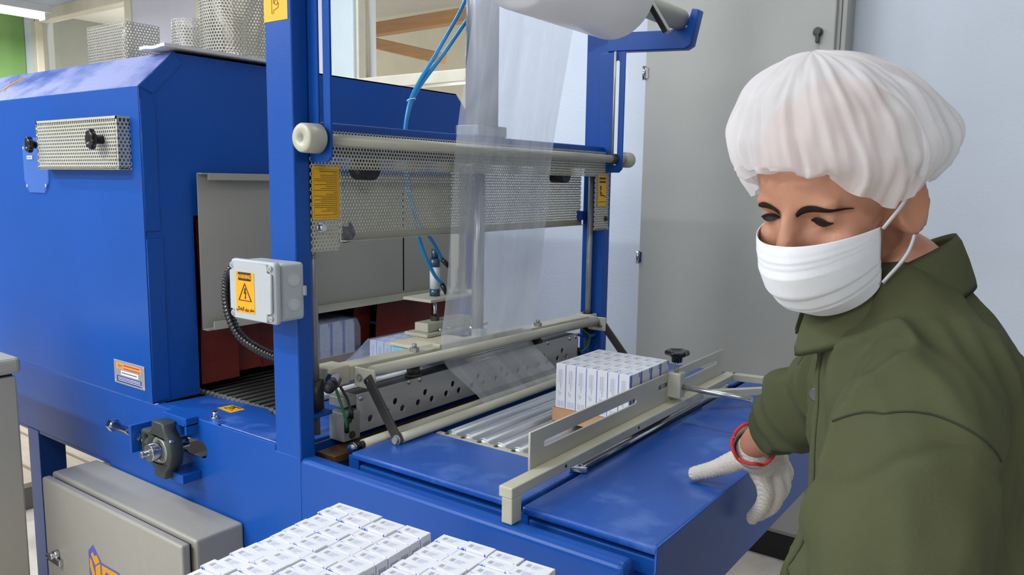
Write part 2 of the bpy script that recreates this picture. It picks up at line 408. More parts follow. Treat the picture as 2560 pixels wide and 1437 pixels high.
# ceiling fluorescent fixtures
TUBE = mat('lit_fluorescent_tube', '#f4f8ff', 0.4, emit='#f2f7ff', estr=9.0)
HOUS = mat('lamp_housing_white', '#c5c8cc', 0.5)
LAMPLBL = ['lit fluorescent ceiling lamp above the green column at the far left', 'fluorescent ceiling lamp above the left end of the tunnel', 'fluorescent ceiling lamp in front of the tunnel',
           'fluorescent ceiling lamp in the aisle behind the grey side cabinet', 'fluorescent ceiling lamp behind the camera', 'fluorescent ceiling lamp above the infeed table', 'fluorescent ceiling lamp at the back left', 'fluorescent ceiling lamp above the far side of the tunnel', 'fluorescent ceiling lamp right of the operator']
for i, (x, y, z, rz, pw) in enumerate(FIXTURES):
    e = empty('ceiling_lamp', (x, y, z), LAMPLBL[i], 'lamp', 'fluorescent ceiling lamps')
    ux = Vector((math.cos(rz), math.sin(rz), 0)); uy = Vector((-math.sin(rz), math.cos(rz), 0)); c = Vector((x, y, z))
    MB().obox(c+Vector((0, 0, 0.02)), ux*0.64, uy*0.075, Vector((0, 0, 0.03))).build('housing', HOUS, e, 0.006)
    for s in (-1, 1):
        MB().obox(c+ux*s*0.615+Vector((0, 0, -0.035)), ux*0.014, uy*0.05, Vector((0, 0, 0.03))).build('lamp_holder', HOUS, e, 0.004)
    for s in (-0.032, 0.032):
        MB().cyl(c-ux*0.6+uy*s+Vector((0, 0, -0.04)), c+ux*0.6+uy*s+Vector((0, 0, -0.04)), 0.013, 12).build('tube', TUBE, e)
    MB().cyl(c+Vector((0, 0, 0.05)), (x, y, CEIL_Z), 0.008, 8).build('rod', HOUS, e)

# ================================================================== grey electrical cabinet against the far wall
e = empty('electrical_cabinet', (-1.15, 3.13, 0), 'tall grey steel electrical cabinet with black lock against the far wall', 'cabinet')
CX0, CX1, CY = -1.535, -0.775, 3.03
MB().box(CX0+0.012, CX1+0.0, CY+0.022, YW-0.002, 0.12, 2.6).build('body', CABGREY, e, 0.004)
MB().box(CX0+0.002, CX1-0.012, CY, CY+0.02, 0.14, 2.58).build('door', CABGREY, e, 0.005)
MB().box(CX0+0.03, CX1-0.03, CY+0.05, YW-0.01, 0.0, 0.12).build('plinth', mat('black_plinth_paint', '#171717', 0.6), e, 0.004)
for z in (1.955, 1.19, 0.5):
    h = MB(); h.cyl((CX0-0.002, CY-0.004, z-0.028), (CX0-0.002, CY-0.004, z+0.028), 0.0075, 14); h.box(CX0+0.0, CX0+0.016, CY-0.004, CY+0.002, z-0.022, z+0.022)
    h.build('hinge', CHROME, e)
k = MB(); k.cyl((-0.845, CY, 2.053), (-0.845, CY-0.012, 2.053), 0.017, 24); k.cyl((-0.845, CY-0.012, 2.053), (-0.845, CY-0.018, 2.053), 0.013, 20)
k.obox((-0.843, CY-0.012, 2.03), (0.006, 0, 0), (0, 0.008, 0), (0, 0, 0.016)); k.build('lock', BLACK, e, 0.001)
MB().box(CX1+0.0005, CX1+0.018, CY+0.03, CY+0.07, 0.12, 2.6).build('edge_channel', CABGREY, e, 0.003)

# ================================================================== grey cabinet standing in front, far left
e = empty('side_cabinet', (-2.5, 0.57, 0), 'plain grey steel cabinet standing at the lower left edge', 'cabinet')
MB().box(-2.80, -2.20, 0.28, 0.853, 0.05, 0.985).build('body', GREYBEIGE, e, 0.006)
MB().box(-2.81, -2.19, 0.27, 0.862, 0.992, 1.035).build('lid', GREYBEIGE, e, 0.012, 3)
MB().box(-2.78, -2.22, 0.30, 0.84, 0.0, 0.05).build('plinth', DARKMETAL, e)
MB().box(-2.78, -2.22, 0.272, 0.28, 0.07, 0.97).build('door', GREYBEIGE, e, 0.003)
MB().box(-2.79, -2.21, 0.29, 0.845, 0.985, 0.992).build('lid_gasket', BLACKRUB, e)

# low wooden platform on the floor beyond the machine
e = empty('pallet', (-4.6, 1.95, 0), 'pale wooden pallet lying on the floor behind the machine leg', 'pallet')
WOODP = mat('pale_worn_planks', '#b9ab98', 0.75, var=0.1, vscale=6, stretch=(1, 8, 1))
for k in range(6): MB().box(-5.5, -3.75, 1.35+k*0.21, 1.54+k*0.21, 0.10, 0.125).build('board', WOODP, e, 0.003)
for x in (-5.4, -4.62, -3.85): MB().box(x, x+0.1, 1.35, 2.59, 0.0, 0.10).build('runner', mat('grey_weathered_wood', '#77736c', 0.8), e, 0.003)

# ================================================================== shrink tunnel
T = empty('shrink_tunnel', (-2.7, 1.7, 0.918), 'long blue heat shrink tunnel housing with a chamfered roof', 'machine')
TX0, TX1, TY0, TY1 = -3.55, -1.90, 1.05, 2.35
MB().box(TX0, TX1, TY0, TY0+0.004, 0.919, 1.722).build('front_panel', BLUE, T, 0.0015)
MB().box(TX0, TX1, TY1-0.004, TY1, 0.919, 1.722).build('rear_panel', BLUE, T)
def slope(y0, z0, y1, z1, m, name):
    p = Vector((0, y0, z0)); q = Vector((0, y1, z1)); d = (q-p); L = d.length; d.normalize(); n = Vector((0, -d.z, d.y))
    MB().obox(Vector(((TX0+TX1)/2, 0, 0))+(p+q)/2-n*0.002, ((TX1-TX0)/2, 0, 0), d*L/2, n*0.002).build(name, m, T)
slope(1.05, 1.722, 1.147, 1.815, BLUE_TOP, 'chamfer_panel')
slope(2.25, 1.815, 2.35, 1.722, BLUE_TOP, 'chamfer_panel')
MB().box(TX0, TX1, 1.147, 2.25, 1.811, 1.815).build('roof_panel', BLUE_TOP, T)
plate('end_panel', [(1.05, 0.919), (1.182, 0.919), (1.182, 1.40), (2.24, 1.40), (2.24, 0.919), (2.35, 0.919), (2.35, 1.722), (2.25, 1.815), (1.147, 1.815), (1.05, 1.722)], [],
      (TX1-0.002, 0, 0), (0, 1, 0), (0, 0, 1), 0.004, BLUE, T)
plate('back_panel', [(1.05, 0.919), (2.35, 0.919), (2.35, 1.722), (2.25, 1.815), (1.147, 1.815), (1.05, 1.722)], [], (TX0, 0, 0), (0, 1, 0), (0, 0, 1), 0.004, BLUE, T)
ef = TX1+0.0015
plate('edge_flange', rect(1.051, 1.093, 0.925, 1.345), [], (ef, 0, 0), (0, 1, 0), (0, 0, 1), 0.003, BLUE, T)
plate('edge_flange', rect(1.051, 1.088, 1.365, 1.690), [], (ef, 0, 0), (0, 1, 0), (0, 0, 1), 0.003, BLUE, T)
plate('edge_flange', [(1.051, 1.722), (1.085, 1.705), (1.165, 1.785), (1.147, 1.814)], [], (ef, 0, 0), (0, 1, 0), (0, 0, 1), 0.003, BLUE, T)
MB().box(TX0+0.01, -2.02, 1.06, 2.34, 1.40, 1.405).build('heat_chamber_roof', DARK, T)  # dark lining: the tunnel's inner shade is put into its colour
MB().box(-2.75, -2.74, 1.06, 2.34, 0.92, 1.40).build('inner_dark_backing', DARK, T)  # black sheet added so the tunnel mouth looks dark
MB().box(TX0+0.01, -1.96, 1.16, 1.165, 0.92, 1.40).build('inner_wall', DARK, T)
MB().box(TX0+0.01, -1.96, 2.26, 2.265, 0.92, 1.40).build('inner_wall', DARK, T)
# grey sliding shutter across the mouth
SH = plate('shutter', rect(1.187, 2.265, 1.098, 1.512), [slot(1.955, 1.125, 1.955, 1.46, 0.004)], (-1.884, 0, 0), (0, 1, 0), (0, 0, 1), 0.003, GREYBEIGE, T, label='grey sheet-metal shutter over the tunnel mouth')
MB().box(-1.884, -1.862, 1.187, 2.265, 1.509, 1.512).build('shutter_fold', GREYBEIGE, SH)
MB().box(-1.864, -1.861, 1.205, 2.265, 1.494, 1.512).build('shutter_fold', GREYBEIGE, SH)
MB().box(-1.884, -1.858, 1.187, 2.265, 1.096, 1.099).build('shutter_fold', GREYBEIGE, SH)
MB().box(-1.860, -1.857, 1.205, 2.265, 1.096, 1.118).build('shutter_fold', BEIGE, SH)
for (y0, y1, zb, dx) in [(1.200, 1.318, 0.938, 0.0), (1.312, 1.402, 0.950, -0.02), (1.405, 1.50, 0.945, -0.03), (1.79, 1.865, 0.945, -0.045), (1.855, 2.0, 0.905, 0.0), (2.004, 2.145, 0.925, -0.006), (2.15, 2.235, 0.93, -0.01)]:
    c = MB(); n = 8
    vs = []; x = -1.912+dx
    for k in range(n+1):
        z = 1.39+(max(zb, 0.928)-1.39)*k/n; off = 0.006*math.sin(k*0.9+y0*9)
        vs += [(x+off, y0, z), (x+off, y1, z), (x+off-0.003, y0, z), (x+off-0.003, y1, z)]
    fs = []
    for k in range(n):
        a = 4*k; fs += [(a, a+1, a+5, a+4), (a+2, a+6, a+7, a+3), (a, a+4, a+6, a+2), (a+1, a+3, a+7, a+5)]
    fs += [(0, 2, 3, 1), (4*n, 4*n+1, 4*n+3, 4*n+2)]
    c.add(vs, fs); c.build('curtain_strip', CURTAIN, T, label='dark red silicone curtain strip')
# maker's plate on the front panel, low right
P = MB().box(-2.088, -1.935, 1.0475, 1.05, 0.948, 1.012).build('maker_plate', mat('brushed_aluminium', '#c9cbd0', 0.3, metal=0.6), T, 0.001, label='small riveted metal maker plate with orange and navy print')
yy = 1.0472
MB().box(-2.074, -1.950, yy, yy+0.0004, 0.989, 1.006).build('orange_print', SALMON, P)
MB().box(-2.074, -1.950, yy, yy+0.0004, 0.9535, 0.970).build('navy_print', NAVYPRINT, P)
MB().box(-2.052, -1.965, yy, yy+0.0004, 0.9735, 0.986).build('white_print', CARD, P)
lm = MB(); lm.add([(-2.0600+0.006*math.cos(k*math.pi/3), yy-0.0003, 0.998+0.006*math.sin(k*math.pi/3)) for k in range(6)], [tuple(range(6))]); lm.box(-2.0535, -2.0445, yy-0.0004, yy, 0.9955, 1.0005); lm.build('emblem', mat('olive_print', '#8f8a1c', 0.5), P)
pr = MB()
random.seed(3)
for (zz, xa, xb, hh) in [(1.001, -2.036, -1.956, 0.0022), (0.992, -2.036, -1.956, 0.0018)]:
    x = xa
    while x < xb: w_ = random.uniform(0.003, 0.008); pr.box(x, x+w_, yy-0.0003, yy, zz-hh/2, zz+hh/2); x += w_+0.0015
for k in range(14): pr.box(-2.046+k*0.0054, -2.0425+k*0.0054, yy-0.0003, yy, 0.9785, 0.9815)
pr.build('lettering', DARKPRINT, P)
pr = MB()
for zz in (0.9665, 0.9625, 0.958):
    x = -2.067
    while x < -1.957: w_ = random.uniform(0.004, 0.009); pr.box(x, x+w_, yy-0.0003, yy, zz-0.0009, zz+0.0009); x += w_+0.0016
pr.build('lettering', CARD, P)
for (x, z) in ((-2.083, 1.007), (-1.94, 1.007), (-2.083, 0.953), (-1.94, 0.953)): MB().lathe((x, 1.0475, z), (0, -1, 0), [(0, 0.0024), (0.001, 0.002), (0.0016, 0.0)], 10).build('rivet', CHROME, P)
# perforated cover with two knobs on the front panel
pc = perf('perforated_cover', 0.437, 0.13, lambda u, v: (-2.386+u, 1.018, 1.518+v), BEIGE, T, 0.0102, 0.0032, 0.0015, [(0, 0.437, 0, 0.004), (0, 0.437, 0.122, 0.13), (0, 0.005, 0, 0.13), (0.43, 0.437, 0, 0.13)], label='grey perforated sheet cover held by two black knobs')
perf('cover_side', 0.032, 0.13, lambda u, v: (-1.949, 1.018+u, 1.518+v), BEIGE, pc, 0.0102, 0.0032, 0.0015, [(0, 0.032, 0, 0.004), (0, 0.032, 0.122, 0.13)])
MB().box(-2.386, -1.949, 1.018, 1.05, 1.5165, 1.518).build('cover_bottom', BEIGE, pc)
MB().box(-2.386, -1.949, 1.018, 1.05, 1.647, 1.6485).build('cover_top', BEIGE, pc)
def star_knob(name, p, d, r, h, parent, m=BLACK, lobes=8):
    p = Vector(p); d, u, v = frame_of(d); mb = MB(); n = lobes*6; vs = []; prof = [(0, 0.45), (h*0.5, 0.5), (h*0.55, 0.85), (h*0.65, 1.0), (h*0.88, 1.0), (h*0.97, 0.9), (h*0.97, 0.6), (h*0.9, 0.5), (h*0.9, 0.0)]
    for (hh, f) in prof:
        for k in range(n):
            a = 2*math.pi*k/n; rr = r*f*(1+(0.09*math.cos(lobes*a) if f > 0.7 else 0)); vs.append(p+d*hh+u*rr*math.cos(a)+v*rr*math.sin(a))
    fs = [(i*n+k, (i+1)*n+k, (i+1)*n+(k+1) % n, i*n+(k+1) % n) for i in range(len(prof)-1) for k in range(n)]
    mb.add(vs, fs, True); return mb.build(name, m, parent)
star_knob('knob', (-2.40, 1.03, 1.584), (-0.15, -1, 0), 0.021, 0.034, T, lobes=7)
star_knob('knob', (-2.022, 1.018, 1.591), (-0.15, -1, 0), 0.024, 0.036, pc, lobes=7)
# clear octagonal inspection cover half behind it
ACRY = mat('blue_clear_acrylic', '#5f8be0', 0.12, var=0.02, alpha=0.35)
ac = plate('inspection_cover', [(-2.52, 1.45), (-2.425, 1.45), (-2.397, 1.485), (-2.397, 1.575), (-2.42, 1.607), (-2.525, 1.607), (-2.548, 1.575), (-2.548, 1.485)], [], (0, 1.047, 0), (1, 0, 0), (0, 0, 1), 0.004, ACRY, T, label='clear octagonal acrylic cover with corner screws')
for (x, z) in ((-2.532, 1.468), (-2.413, 1.47), (-2.541, 1.578)): MB().lathe((x, 1.045, z), (0, -1, 0), [(0, 0.005), (0.002, 0.0045), (0.003, 0.0)], 10).build('screw', CHROME, ac)
MB().box(-2.523, -2.488, 1.0448, 1.0451, 1.546, 1.556).build('paper_tag', CARD, ac)
pr = MB()
for k in range(3): pr.box(-2.519+k*0.01, -2.512+k*0.01, 1.0445, 1.0448, 1.5485, 1.5535)
pr.build('tag_print', GREYPRINT, ac)
# faded ochre squiggle logo at the very left of the chamfer
sq = MB()
def onch(x, t): return (x, 1.05+0.097*t-0.0006, 1.722+0.093*t+0.0006)
for (a, b) in (((-2.78, 0.3), (-2.72, 0.85)), ((-2.80, 0.8), (-2.74, 0.35)), ((-2.74, 0.6), (-2.69, 0.8))):
    sq.tube([onch(*a), onch((a[0]+b[0])/2, (a[1]+b[1])/2+0.06), onch(*b)], 0.0013, 6)
sq.build('ochre_mark', OCHRE, T)

# thin white board lying on the tunnel roof
bd = MB(); n = 14; vs = []
for i in range(n+1):
    x = -2.0+0.118*i/n
    for y in (1.112, 1.50):
        lift = 0.0015*math.sin(i*0.6)*(1 if y < 1.5 else 0.3)+0.004
        vs += [(x, y, 1.8165+max(0, lift)), (x, y, 1.8245+max(0, lift))]
fs = []
for i in range(n):
    a = 4*i; fs += [(a, a+4, a+6, a+2), (a+1, a+3, a+7, a+5), (a, a+1, a+5, a+4), (a+2, a+6, a+7, a+3)]
fs += [(0, 2, 3, 1), (4*n, 4*n+1, 4*n+3, 4*n+2)]
bd.add(vs, fs); tag(bd.build('board_sheet', mat('white_faced_hardboard', '#c9c6c4', 0.6, var=0.04, col2='#a98a5e', c2scale=5, c2lo=0.62, c2hi=0.75)), 'thin white-faced board lying on the tunnel roof', 'board')
# perforated sheet-metal covers standing on the board
PERFM = mat('perforated_galvanised_sheet', '#a6a396', 0.35, metal=0.25, var=0.05)
def rounded_loop(x0, x1, y0, y1, r, n=10):
    pts = []
    for (cx, cy, a0) in ((x1-r, y1-r, 0), (x0+r, y1-r, math.pi/2), (x0+r, y0+r, math.pi), (x1-r, y0+r, 1.5*math.pi)):
        for k in range(n+1): a = a0+math.pi/2*k/n; pts.append((cx+r*math.cos(a), cy+r*math.sin(a)))
    return pts
def perf_tube(name, x0, x1, y0, y1, r, z0, z1, label, pitch=0.013, hr=0.0042):
    pts = rounded_loop(x0, x1, y0, y1, r); pts.append(pts[0]); L = [0]
    for a, b in zip(pts, pts[1:]): L.append(L[-1]+math.hypot(b[0]-a[0], b[1]-a[1]))
    per = L[-1]; n = max(1, round(per/pitch)); p_ = per/n
    def fn(u, v):
        u = u % per; k = int(np.searchsorted(L, u, side='right'))-1; k = min(k, len(pts)-2); t = (u-L[k])/max(1e-9, L[k+1]-L[k])
        return (pts[k][0]+(pts[k+1][0]-pts[k][0])*t, pts[k][1]+(pts[k+1][1]-pts[k][1])*t, z0+v)
    o = perf(name, per, z1-z0, fn, PERFM, None, p_, hr, 0.001); return tag(o, label, 'perforated cover', 'perforated covers on the tunnel roof')
perf_tube('perforated_sleeve', -2.655, -2.42, 1.30, 1.42, 0.012, 1.8165, 1.972, 'low boxy perforated metal sleeve on the tunnel roof', 0.0098, 0.0034)
perf_tube('perforated_sleeve', -2.29, -2.14, 1.345, 1.495, 0.0749, 1.833, 1.962, 'small round perforated metal sleeve beside the tall one', 0.0098, 0.0034)
perf_tube('perforated_sleeve', -2.125, -1.91, 1.32, 1.52, 0.0999, 1.833, 2.25, 'tall perforated metal sleeve next to the blue post', 0.0098, 0.0034)

# ================================================================== sealing machine
S = empty('sealing_machine', (-1.3, 1.7, 0.0), 'blue shrink-wrap sealing machine with posts, jaw, roller bed and infeed table', 'machine')
# long front beam (two lengths) with the slotted hole of the take-up bearing
fb = plate('front_beam', [(-3.62, 0.712), (-2.14, 0.712), (-2.14, 0.55), (-1.3195, 0.55), (-1.3195, 0.9035), (-1.4045, 0.9035), (-1.4045, 0.918), (-3.62, 0.918)], [slot(-1.745, 0.842, -1.688, 0.842, 0.021)], (0, 1.0516, 0), (1, 0, 0), (0, 0, 1), 0.004, BLUE, S, 0.0008)
MB().box(-3.62, -2.14, 1.052, 1.09, 0.700, 0.712).build('beam_flange', BLUE, S, 0.002)
MB().box(-1.36, -0.537, 1.0508, 1.093, 0.560, 0.903).build('front_beam', BLUE, S, 0.013, 4)
MB().box(-3.62, -0.537, 2.342, 2.384, 0.700, 0.903).build('rear_beam', BLUE, S, 0.006)
for (x, y) in ((-2.66, 1.05), (-1.22, 1.10), (-2.66, 2.30), (-1.22, 2.30), (-3.6, 1.05), (-3.6, 2.30)):
    MB().box(x, x+0.08, y, y+0.078, 0.02, 0.712).build('leg', BLUE, S, 0.004)
    MB().box(x-0.01, x+0.09, y-0.01, y+0.088, 0.0, 0.02).build('foot_plate', DARKMETAL, S, 0.003)
MB().box(-2.66, -2.60, 1.12, 2.31, 0.40, 0.46).build('cross_member', BLUE, S, 0.004)
MB().box(-1.21, -1.15, 1.17, 2.31, 0.30, 0.36).build('cross_member', BLUE, S, 0.004)
MB().box(-2.6, -1.2, 2.31, 2.36, 0.28, 0.34).build('cross_member', BLUE, S, 0.004)
# covers between tunnel and post
plate('side_cover', [(-1.892, 1.058), (-1.404, 1.058), (-1.404, 1.16), (-1.56, 1.172), (-1.64, 1.206), (-1.87, 1.186)], [], (0, 0, 0.9165), (1, 0, 0), (0, 1, 0), 0.005, BLUE_TABLE, S, 0.001)
MB().box(-1.89, -1.62, 1.05, 1.075, 0.914, 0.9205).build('cover_lip', BLUE_TABLE, S, 0.001)
MB().box(-1.615, -1.40, 1.052, 1.075, 0.909, 0.9175).build('cover_lip', BLUE_TABLE, S, 0.001)
bolt('cover_bolt', (-1.672, 1.078, 0.919), (0, 0, 1), 0.0065, 0.017, CHROME, S)
st = plate('hazard_sticker', [(-1.744, 1.131), (-1.682, 1.127), (-1.677, 1.166), (-1.738, 1.170)], [], (0, 0, 0.9196), (1, 0, 0), (0, 1, 0), 0.0006, YELLOW, S, label='small yellow hazard sticker')
t = MB(); t.tube([(-1.728, 1.141, 0.9202), (-1.693, 1.139, 0.9202), (-1.711, 1.160, 0.9202)], 0.0012, 6, closed=True); t.box(-1.732, -1.69, 1.161, 1.1645, 0.9199, 0.9203); t.tube([(-1.716, 1.146, 0.9202), (-1.705, 1.149, 0.9202), (-1.708, 1.155, 0.9202)], 0.0012, 6); t.build('sticker_print', DARKPRINT, st)
MB().box(-1.60, -1.375, 1.10, 2.335, 0.902, 0.912).build('transfer_plate', BLUE_TABLE, S, 0.001)
MB().box(-1.36, -1.21, 1.10, 2.335, 0.70, 0.72).build('gap_dark_panel', DARK, S)  # dark sheet painting the shade in the gap below the jaw
MB().box(-1.38, -1.372, 1.10, 2.335, 0.72, 0.90).build('gap_wall', BLUE, S)
MB().box(-1.362, -1.302, 1.13, 2.30, 0.872, 0.889).build('teflon_strip', mat('scorched_teflon_tape', '#5e4329', 0.5, var=0.25, vscale=25), S, 0.002)
MB().box(-1.352, -1.312, 1.14, 2.29, 0.80, 0.872).build('lower_jaw_bar', BLUE, S)
# slatted tunnel conveyor
for k in range(26):
    x = -1.625-k*0.034
    MB().cyl((x, 1.215, 0.908), (x, 2.23, 0.908), 0.0085, 10).build('conveyor_slat', mat('black_conveyor_slat', '#191817', 0.35, metal=0.3), S)
for y in (1.212, 2.225):
    ch = MB()
    for k in range(44): ch.hexnut((-1.615-k*0.02, y-0.004, 0.912), (-1.615-k*0.02, y+0.006, 0.912), 0.0075); ch.box(-1.628-k*0.02, -1.604-k*0.02, y-0.001, y+0.003, 0.906, 0.914)
    ch.build('conveyor_chain', STEEL_DULL, S)
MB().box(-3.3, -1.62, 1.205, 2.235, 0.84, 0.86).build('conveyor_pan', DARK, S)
# take-up bearing on the beam
tk = empty('take_up_bearing', (-1.765, 1.02, 0.845)); tk.parent = S; tk.location = Vector((-1.765, 1.02, 0.845))-Vector(S.location)
ol = [(-1.790, 0.914), (-1.738, 0.914), (-1.735, 0.895), (-1.716, 0.876), (-1.707, 0.845), (-1.716, 0.812), (-1.735, 0.795), (-1.738, 0.775), (-1.786, 0.775), (-1.789, 0.795), (-1.804, 0.806), (-1.84, 0.806), (-1.84, 0.884), (-1.806, 0.884), (-1.792, 0.895)]
plate('bearing_housing', ol, [rect(-1.832, -1.811, 0.818, 0.872), circ(-1.762, 0.845, 0.033, 20)], (0, 0.998, 0), (1, 0, 0), (0, 0, 1), 0.036, CASTIRON, tk, 0.004)
rg = MB(); rg.lathe((-1.762, 0.986, 0.845), (0, 1, 0), [(0, 0.0335), (-0.003, 0.033), (-0.003, 0.029), (0.004, 0.0275), (0.0, 0.026), (-0.004, 0.0245), (0.012, 0.0245)], 28); rg.build('bearing_ring', STEEL_DULL, tk)
sh = MB(); sh.cyl((-1.762, 1.05, 0.845), (-1.762, 0.955, 0.845), 0.0215, 28); sh.cyl((-1.762, 0.955, 0.845), (-1.762, 0.936, 0.845), 0.0075, 16); sh.build('shaft_end', CHROME, tk, 0.001)
sc_ = MB(); sc_.cyl((-2.0, 0.997, 0.856), (-1.81, 0.997, 0.848), 0.0095, 16); sc_.build('adjusting_screw', CHROME, tk)
MB().hexnut((-2.014, 0.997, 0.8565), (-1.998, 0.997, 0.8562), 0.017).build('screw_head', CHROME, tk)
MB().hexnut((-1.868, 0.997, 0.851), (-1.853, 0.997, 0.85), 0.0165).build('lock_nut', CHROME, tk)
MB().hexnut((-1.831, 0.997, 0.849), (-1.817, 0.997, 0.848), 0.0155).build('lock_nut', CHROME, tk)
MB().box(-1.884, -1.872, 0.972, 1.05, 0.815, 0.886).build('screw_bracket', BLUE, tk, 0.002)
MB().box(-1.80, -1.70, 1.017, 1.05, 0.904, 0.926).build('slide_block', BLUE, tk, 0.002)
MB().box(-1.708, -1.70, 1.017, 1.05, 0.884, 0.910).build('slide_block', BLUE, tk, 0.001)
MB().box(-1.765, -1.695, 1.0, 1.05, 0.768, 0.790).build('slide_block', BLUE, tk, 0.002)
MB().lathe((-1.716, 0.99, 0.874), (0.4, -1, 0.3), [(0, 0.005), (0.006, 0.004), (0.009, 0.003), (0.010, 0.0)], 10).build('grease_nipple', CHROME, tk)
# posts, arms and cross bar
for (y0, y1) in ((1.05, 1.092), (2.34, 2.382)):
    MB().box(-1.404, -1.319, y0+(0.0002 if y0 < 2 else 0), y1, 0.55, 2.45).build('post', BLUE, S, 0.005, 3)
    ya = (y0+y1)/2
    plate('roll_arm', [(-1.402, 1.93), (-1.30, 1.928), (-1.055, 1.916), (-1.035, 1.926), (-1.012, 2.03), (-1.035, 2.035), (-1.05, 1.98), (-1.12, 1.978), (-1.24, 1.985), (-1.402, 1.99)], [], (0, ya, 0), (1, 0, 0), (0, 0, 1), y1-y0, BLUE, S, 0.003)
MB().box(-1.404, -1.319, 1.092, 2.34, 2.38, 2.45).build('top_bar', BLUE, S, 0.004)
MB().box(-1.400, -1.323, 1.092, 2.34, 1.548, 1.620).build('cross_bar', BLUE, S, 0.004)
for (y, zt) in ((1.0955, 2.3), (2.3365, 1.925)):
    plate('slotted_bracket', [(-1.345, 1.545), (-1.335, 1.535), (-1.266, 1.535), (-1.254, 1.547), (-1.254, zt), (-1.345, zt)], [slot(-1.283, 1.568, -1.283, zt-0.035, 0.0085)], (0, y, 0), (1, 0, 0), (0, 0, 1), 0.006, BLUE, S, 0.001)
    MB().cyl((-1.286, y+(0.012 if y < 2 else -0.012), 1.56), (-1.286, y+(0.012 if y < 2 else -0.012), zt), 0.004, 8).build('height_screw', STEEL_DULL, S)
rod = MB(); rod.cyl((-1.283, 1.085, 1.582), (-1.283, 2.41, 1.579), 0.0125, 20); rod.build('film_guide_rod', BEIGE, S)
cp = MB(); cp.lathe((-1.283, 1.040, 1.582), (0, 1, 0), [(0.014, 0.0), (0.014, 0.008), (0.0, 0.0085), (0.0, 0.0265), (0.004, 0.0295), (0.042, 0.0305), (0.045, 0.028), (0.045, 0.0)], 32); cp.build('rod_cap', BEIGE, S)
cp = MB(); cp.lathe((-1.283, 2.438, 1.579), (0, -1, 0), [(0, 0.0), (0, 0.022), (0.003, 0.026), (0.04, 0.026), (0.042, 0.0)], 28); cp.build('rod_cap', BEIGE, S)
MB().hexnut((-1.283, 2.31, 1.579), (-1.283, 2.332, 1.579), 0.02).build('rod_nut', DARKMETAL, S)
MB().cyl((-1.283, 1.102, 1.545), (-1.283, 1.112, 1.545), 0.008, 12).build('rod_stop', CHROME, S)
# yellow diagram sticker on the near post
st = MB().box(-1.402, -1.327, 1.0492, 1.05, 1.817, 1.93).build('diagram_sticker', YELLOW, S, label='yellow film-threading diagram sticker')
t = MB(); yl = 1.0489
for path in ([(-1.396, 1.870), (-1.396, 1.862), (-1.376, 1.862), (-1.376, 1.832), (-1.370, 1.832), (-1.370, 1.838), (-1.356, 1.842), (-1.354, 1.852)], [(-1.37, 1.862), (-1.37, 1.852), (-1.366, 1.85)], [(-1.396, 1.870), (-1.335, 1.876)], [(-1.37, 1.862), (-1.335, 1.866)], [(-1.386, 1.90), (-1.386, 1.868)]):
    t.tube([(x, yl, z) for (x, z) in path], 0.0005, 5)
t.tube([(-1.362+0.005*math.cos(a), yl, 1.853+0.005*math.sin(a)) for a in np.linspace(0, 6.2, 16)], 0.0005, 5, closed=True)
t.build('sticker_print', DARKPRINT, st)
# perforated front guard: top strip and two legs
GX = -1.3165
g = perf('front_guard', 1.278, 0.086, lambda u, v: (GX, 1.091+u, 1.522+v), BEIGE, S, 0.0092, 0.0029, 0.0012, None, label='beige perforated front guard across the cross bar')
perf('guard_leg', 0.078, 0.176, lambda u, v: (GX, 1.091+u, 1.347+v), BEIGE, g, 0.0092, 0.0029, 0.0012)
perf('guard_leg', 0.098, 0.178, lambda u, v: (GX, 2.268+u, 1.345+v), BEIGE, g, 0.0092, 0.0029, 0.0012, [(0, 0.098, -0.001, 0.006)])
bolt('guard_bolt', (GX+0.002, 1.111, 1.398), (1, 0, 0), 0.007, 0.014, CHROME, g)
bolt('guard_bolt', (GX+0.002, 2.34, 1.382), (1, 0, 0), 0.006, 0.012, DARKMETAL, g)
st = plate('instruction_sticker', rect(1.092, 1.1665, 1.415, 1.527), [], (GX+0.0025, 0, 0), (0, 1, 0), (0, 0, 1), 0.001, YELLOW, S, label='yellow instruction sticker covered in fine print')
pr = MB(); xx = GX+0.0032
for (a, b, c, d) in ((1.0955, 1.163, 1.5205, 1.521), (1.0955, 1.163, 1.419, 1.4195), (1.0955, 1.0959, 1.419, 1.521), (1.1626, 1.163, 1.419, 1.521)): pr.box(xx-0.0002, xx, a, b, c, d)
random.seed(11)
for k in range(24):
    z = 1.5165-k*0.0040; left = random.choice([1.098, 1.098, 1.098, 1.115, 1.13, 1.15]) if k else 1.112; y = 1.160
    while y > left: w_ = random.uniform(0.0014, 0.0045); pr.box(xx-0.0002, xx, max(left-0.0005, y-w_), y, z-0.0006-(0.0004 if k == 0 else 0), z+0.0006); y -= w_+0.0008
pr.build('sticker_print', mat('brown_black_print', '#4a3a08', 0.6), st)
st = plate('operator_sticker', rect(2.283, 2.342, 1.422, 1.527), [], (GX+0.0025, 0, 0), (0, 1, 0), (0, 0, 1), 0.001, YELLOW, S, label='yellow hand-hazard sticker with black pictogram')
pr = MB()
pr.box(xx-0.0002, xx, 2.292, 2.334, 1.512, 1.519); pr.box(xx-0.0002, xx, 2.292, 2.334, 1.501, 1.507)
pr.add([(xx, 2.302+0.005*math.cos(a), 1.484+0.009*math.sin(a)) for a in np.linspace(0, 2*math.pi, 14)[:-1]], [tuple(range(13))])
pr.tube([(xx, 2.300, 1.474), (xx, 2.300, 1.460), (xx, 2.322, 1.459), (xx, 2.332, 1.455)], 0.0018, 6); pr.tube([(xx, 2.306, 1.470), (xx, 2.312, 1.464)], 0.0014, 6)
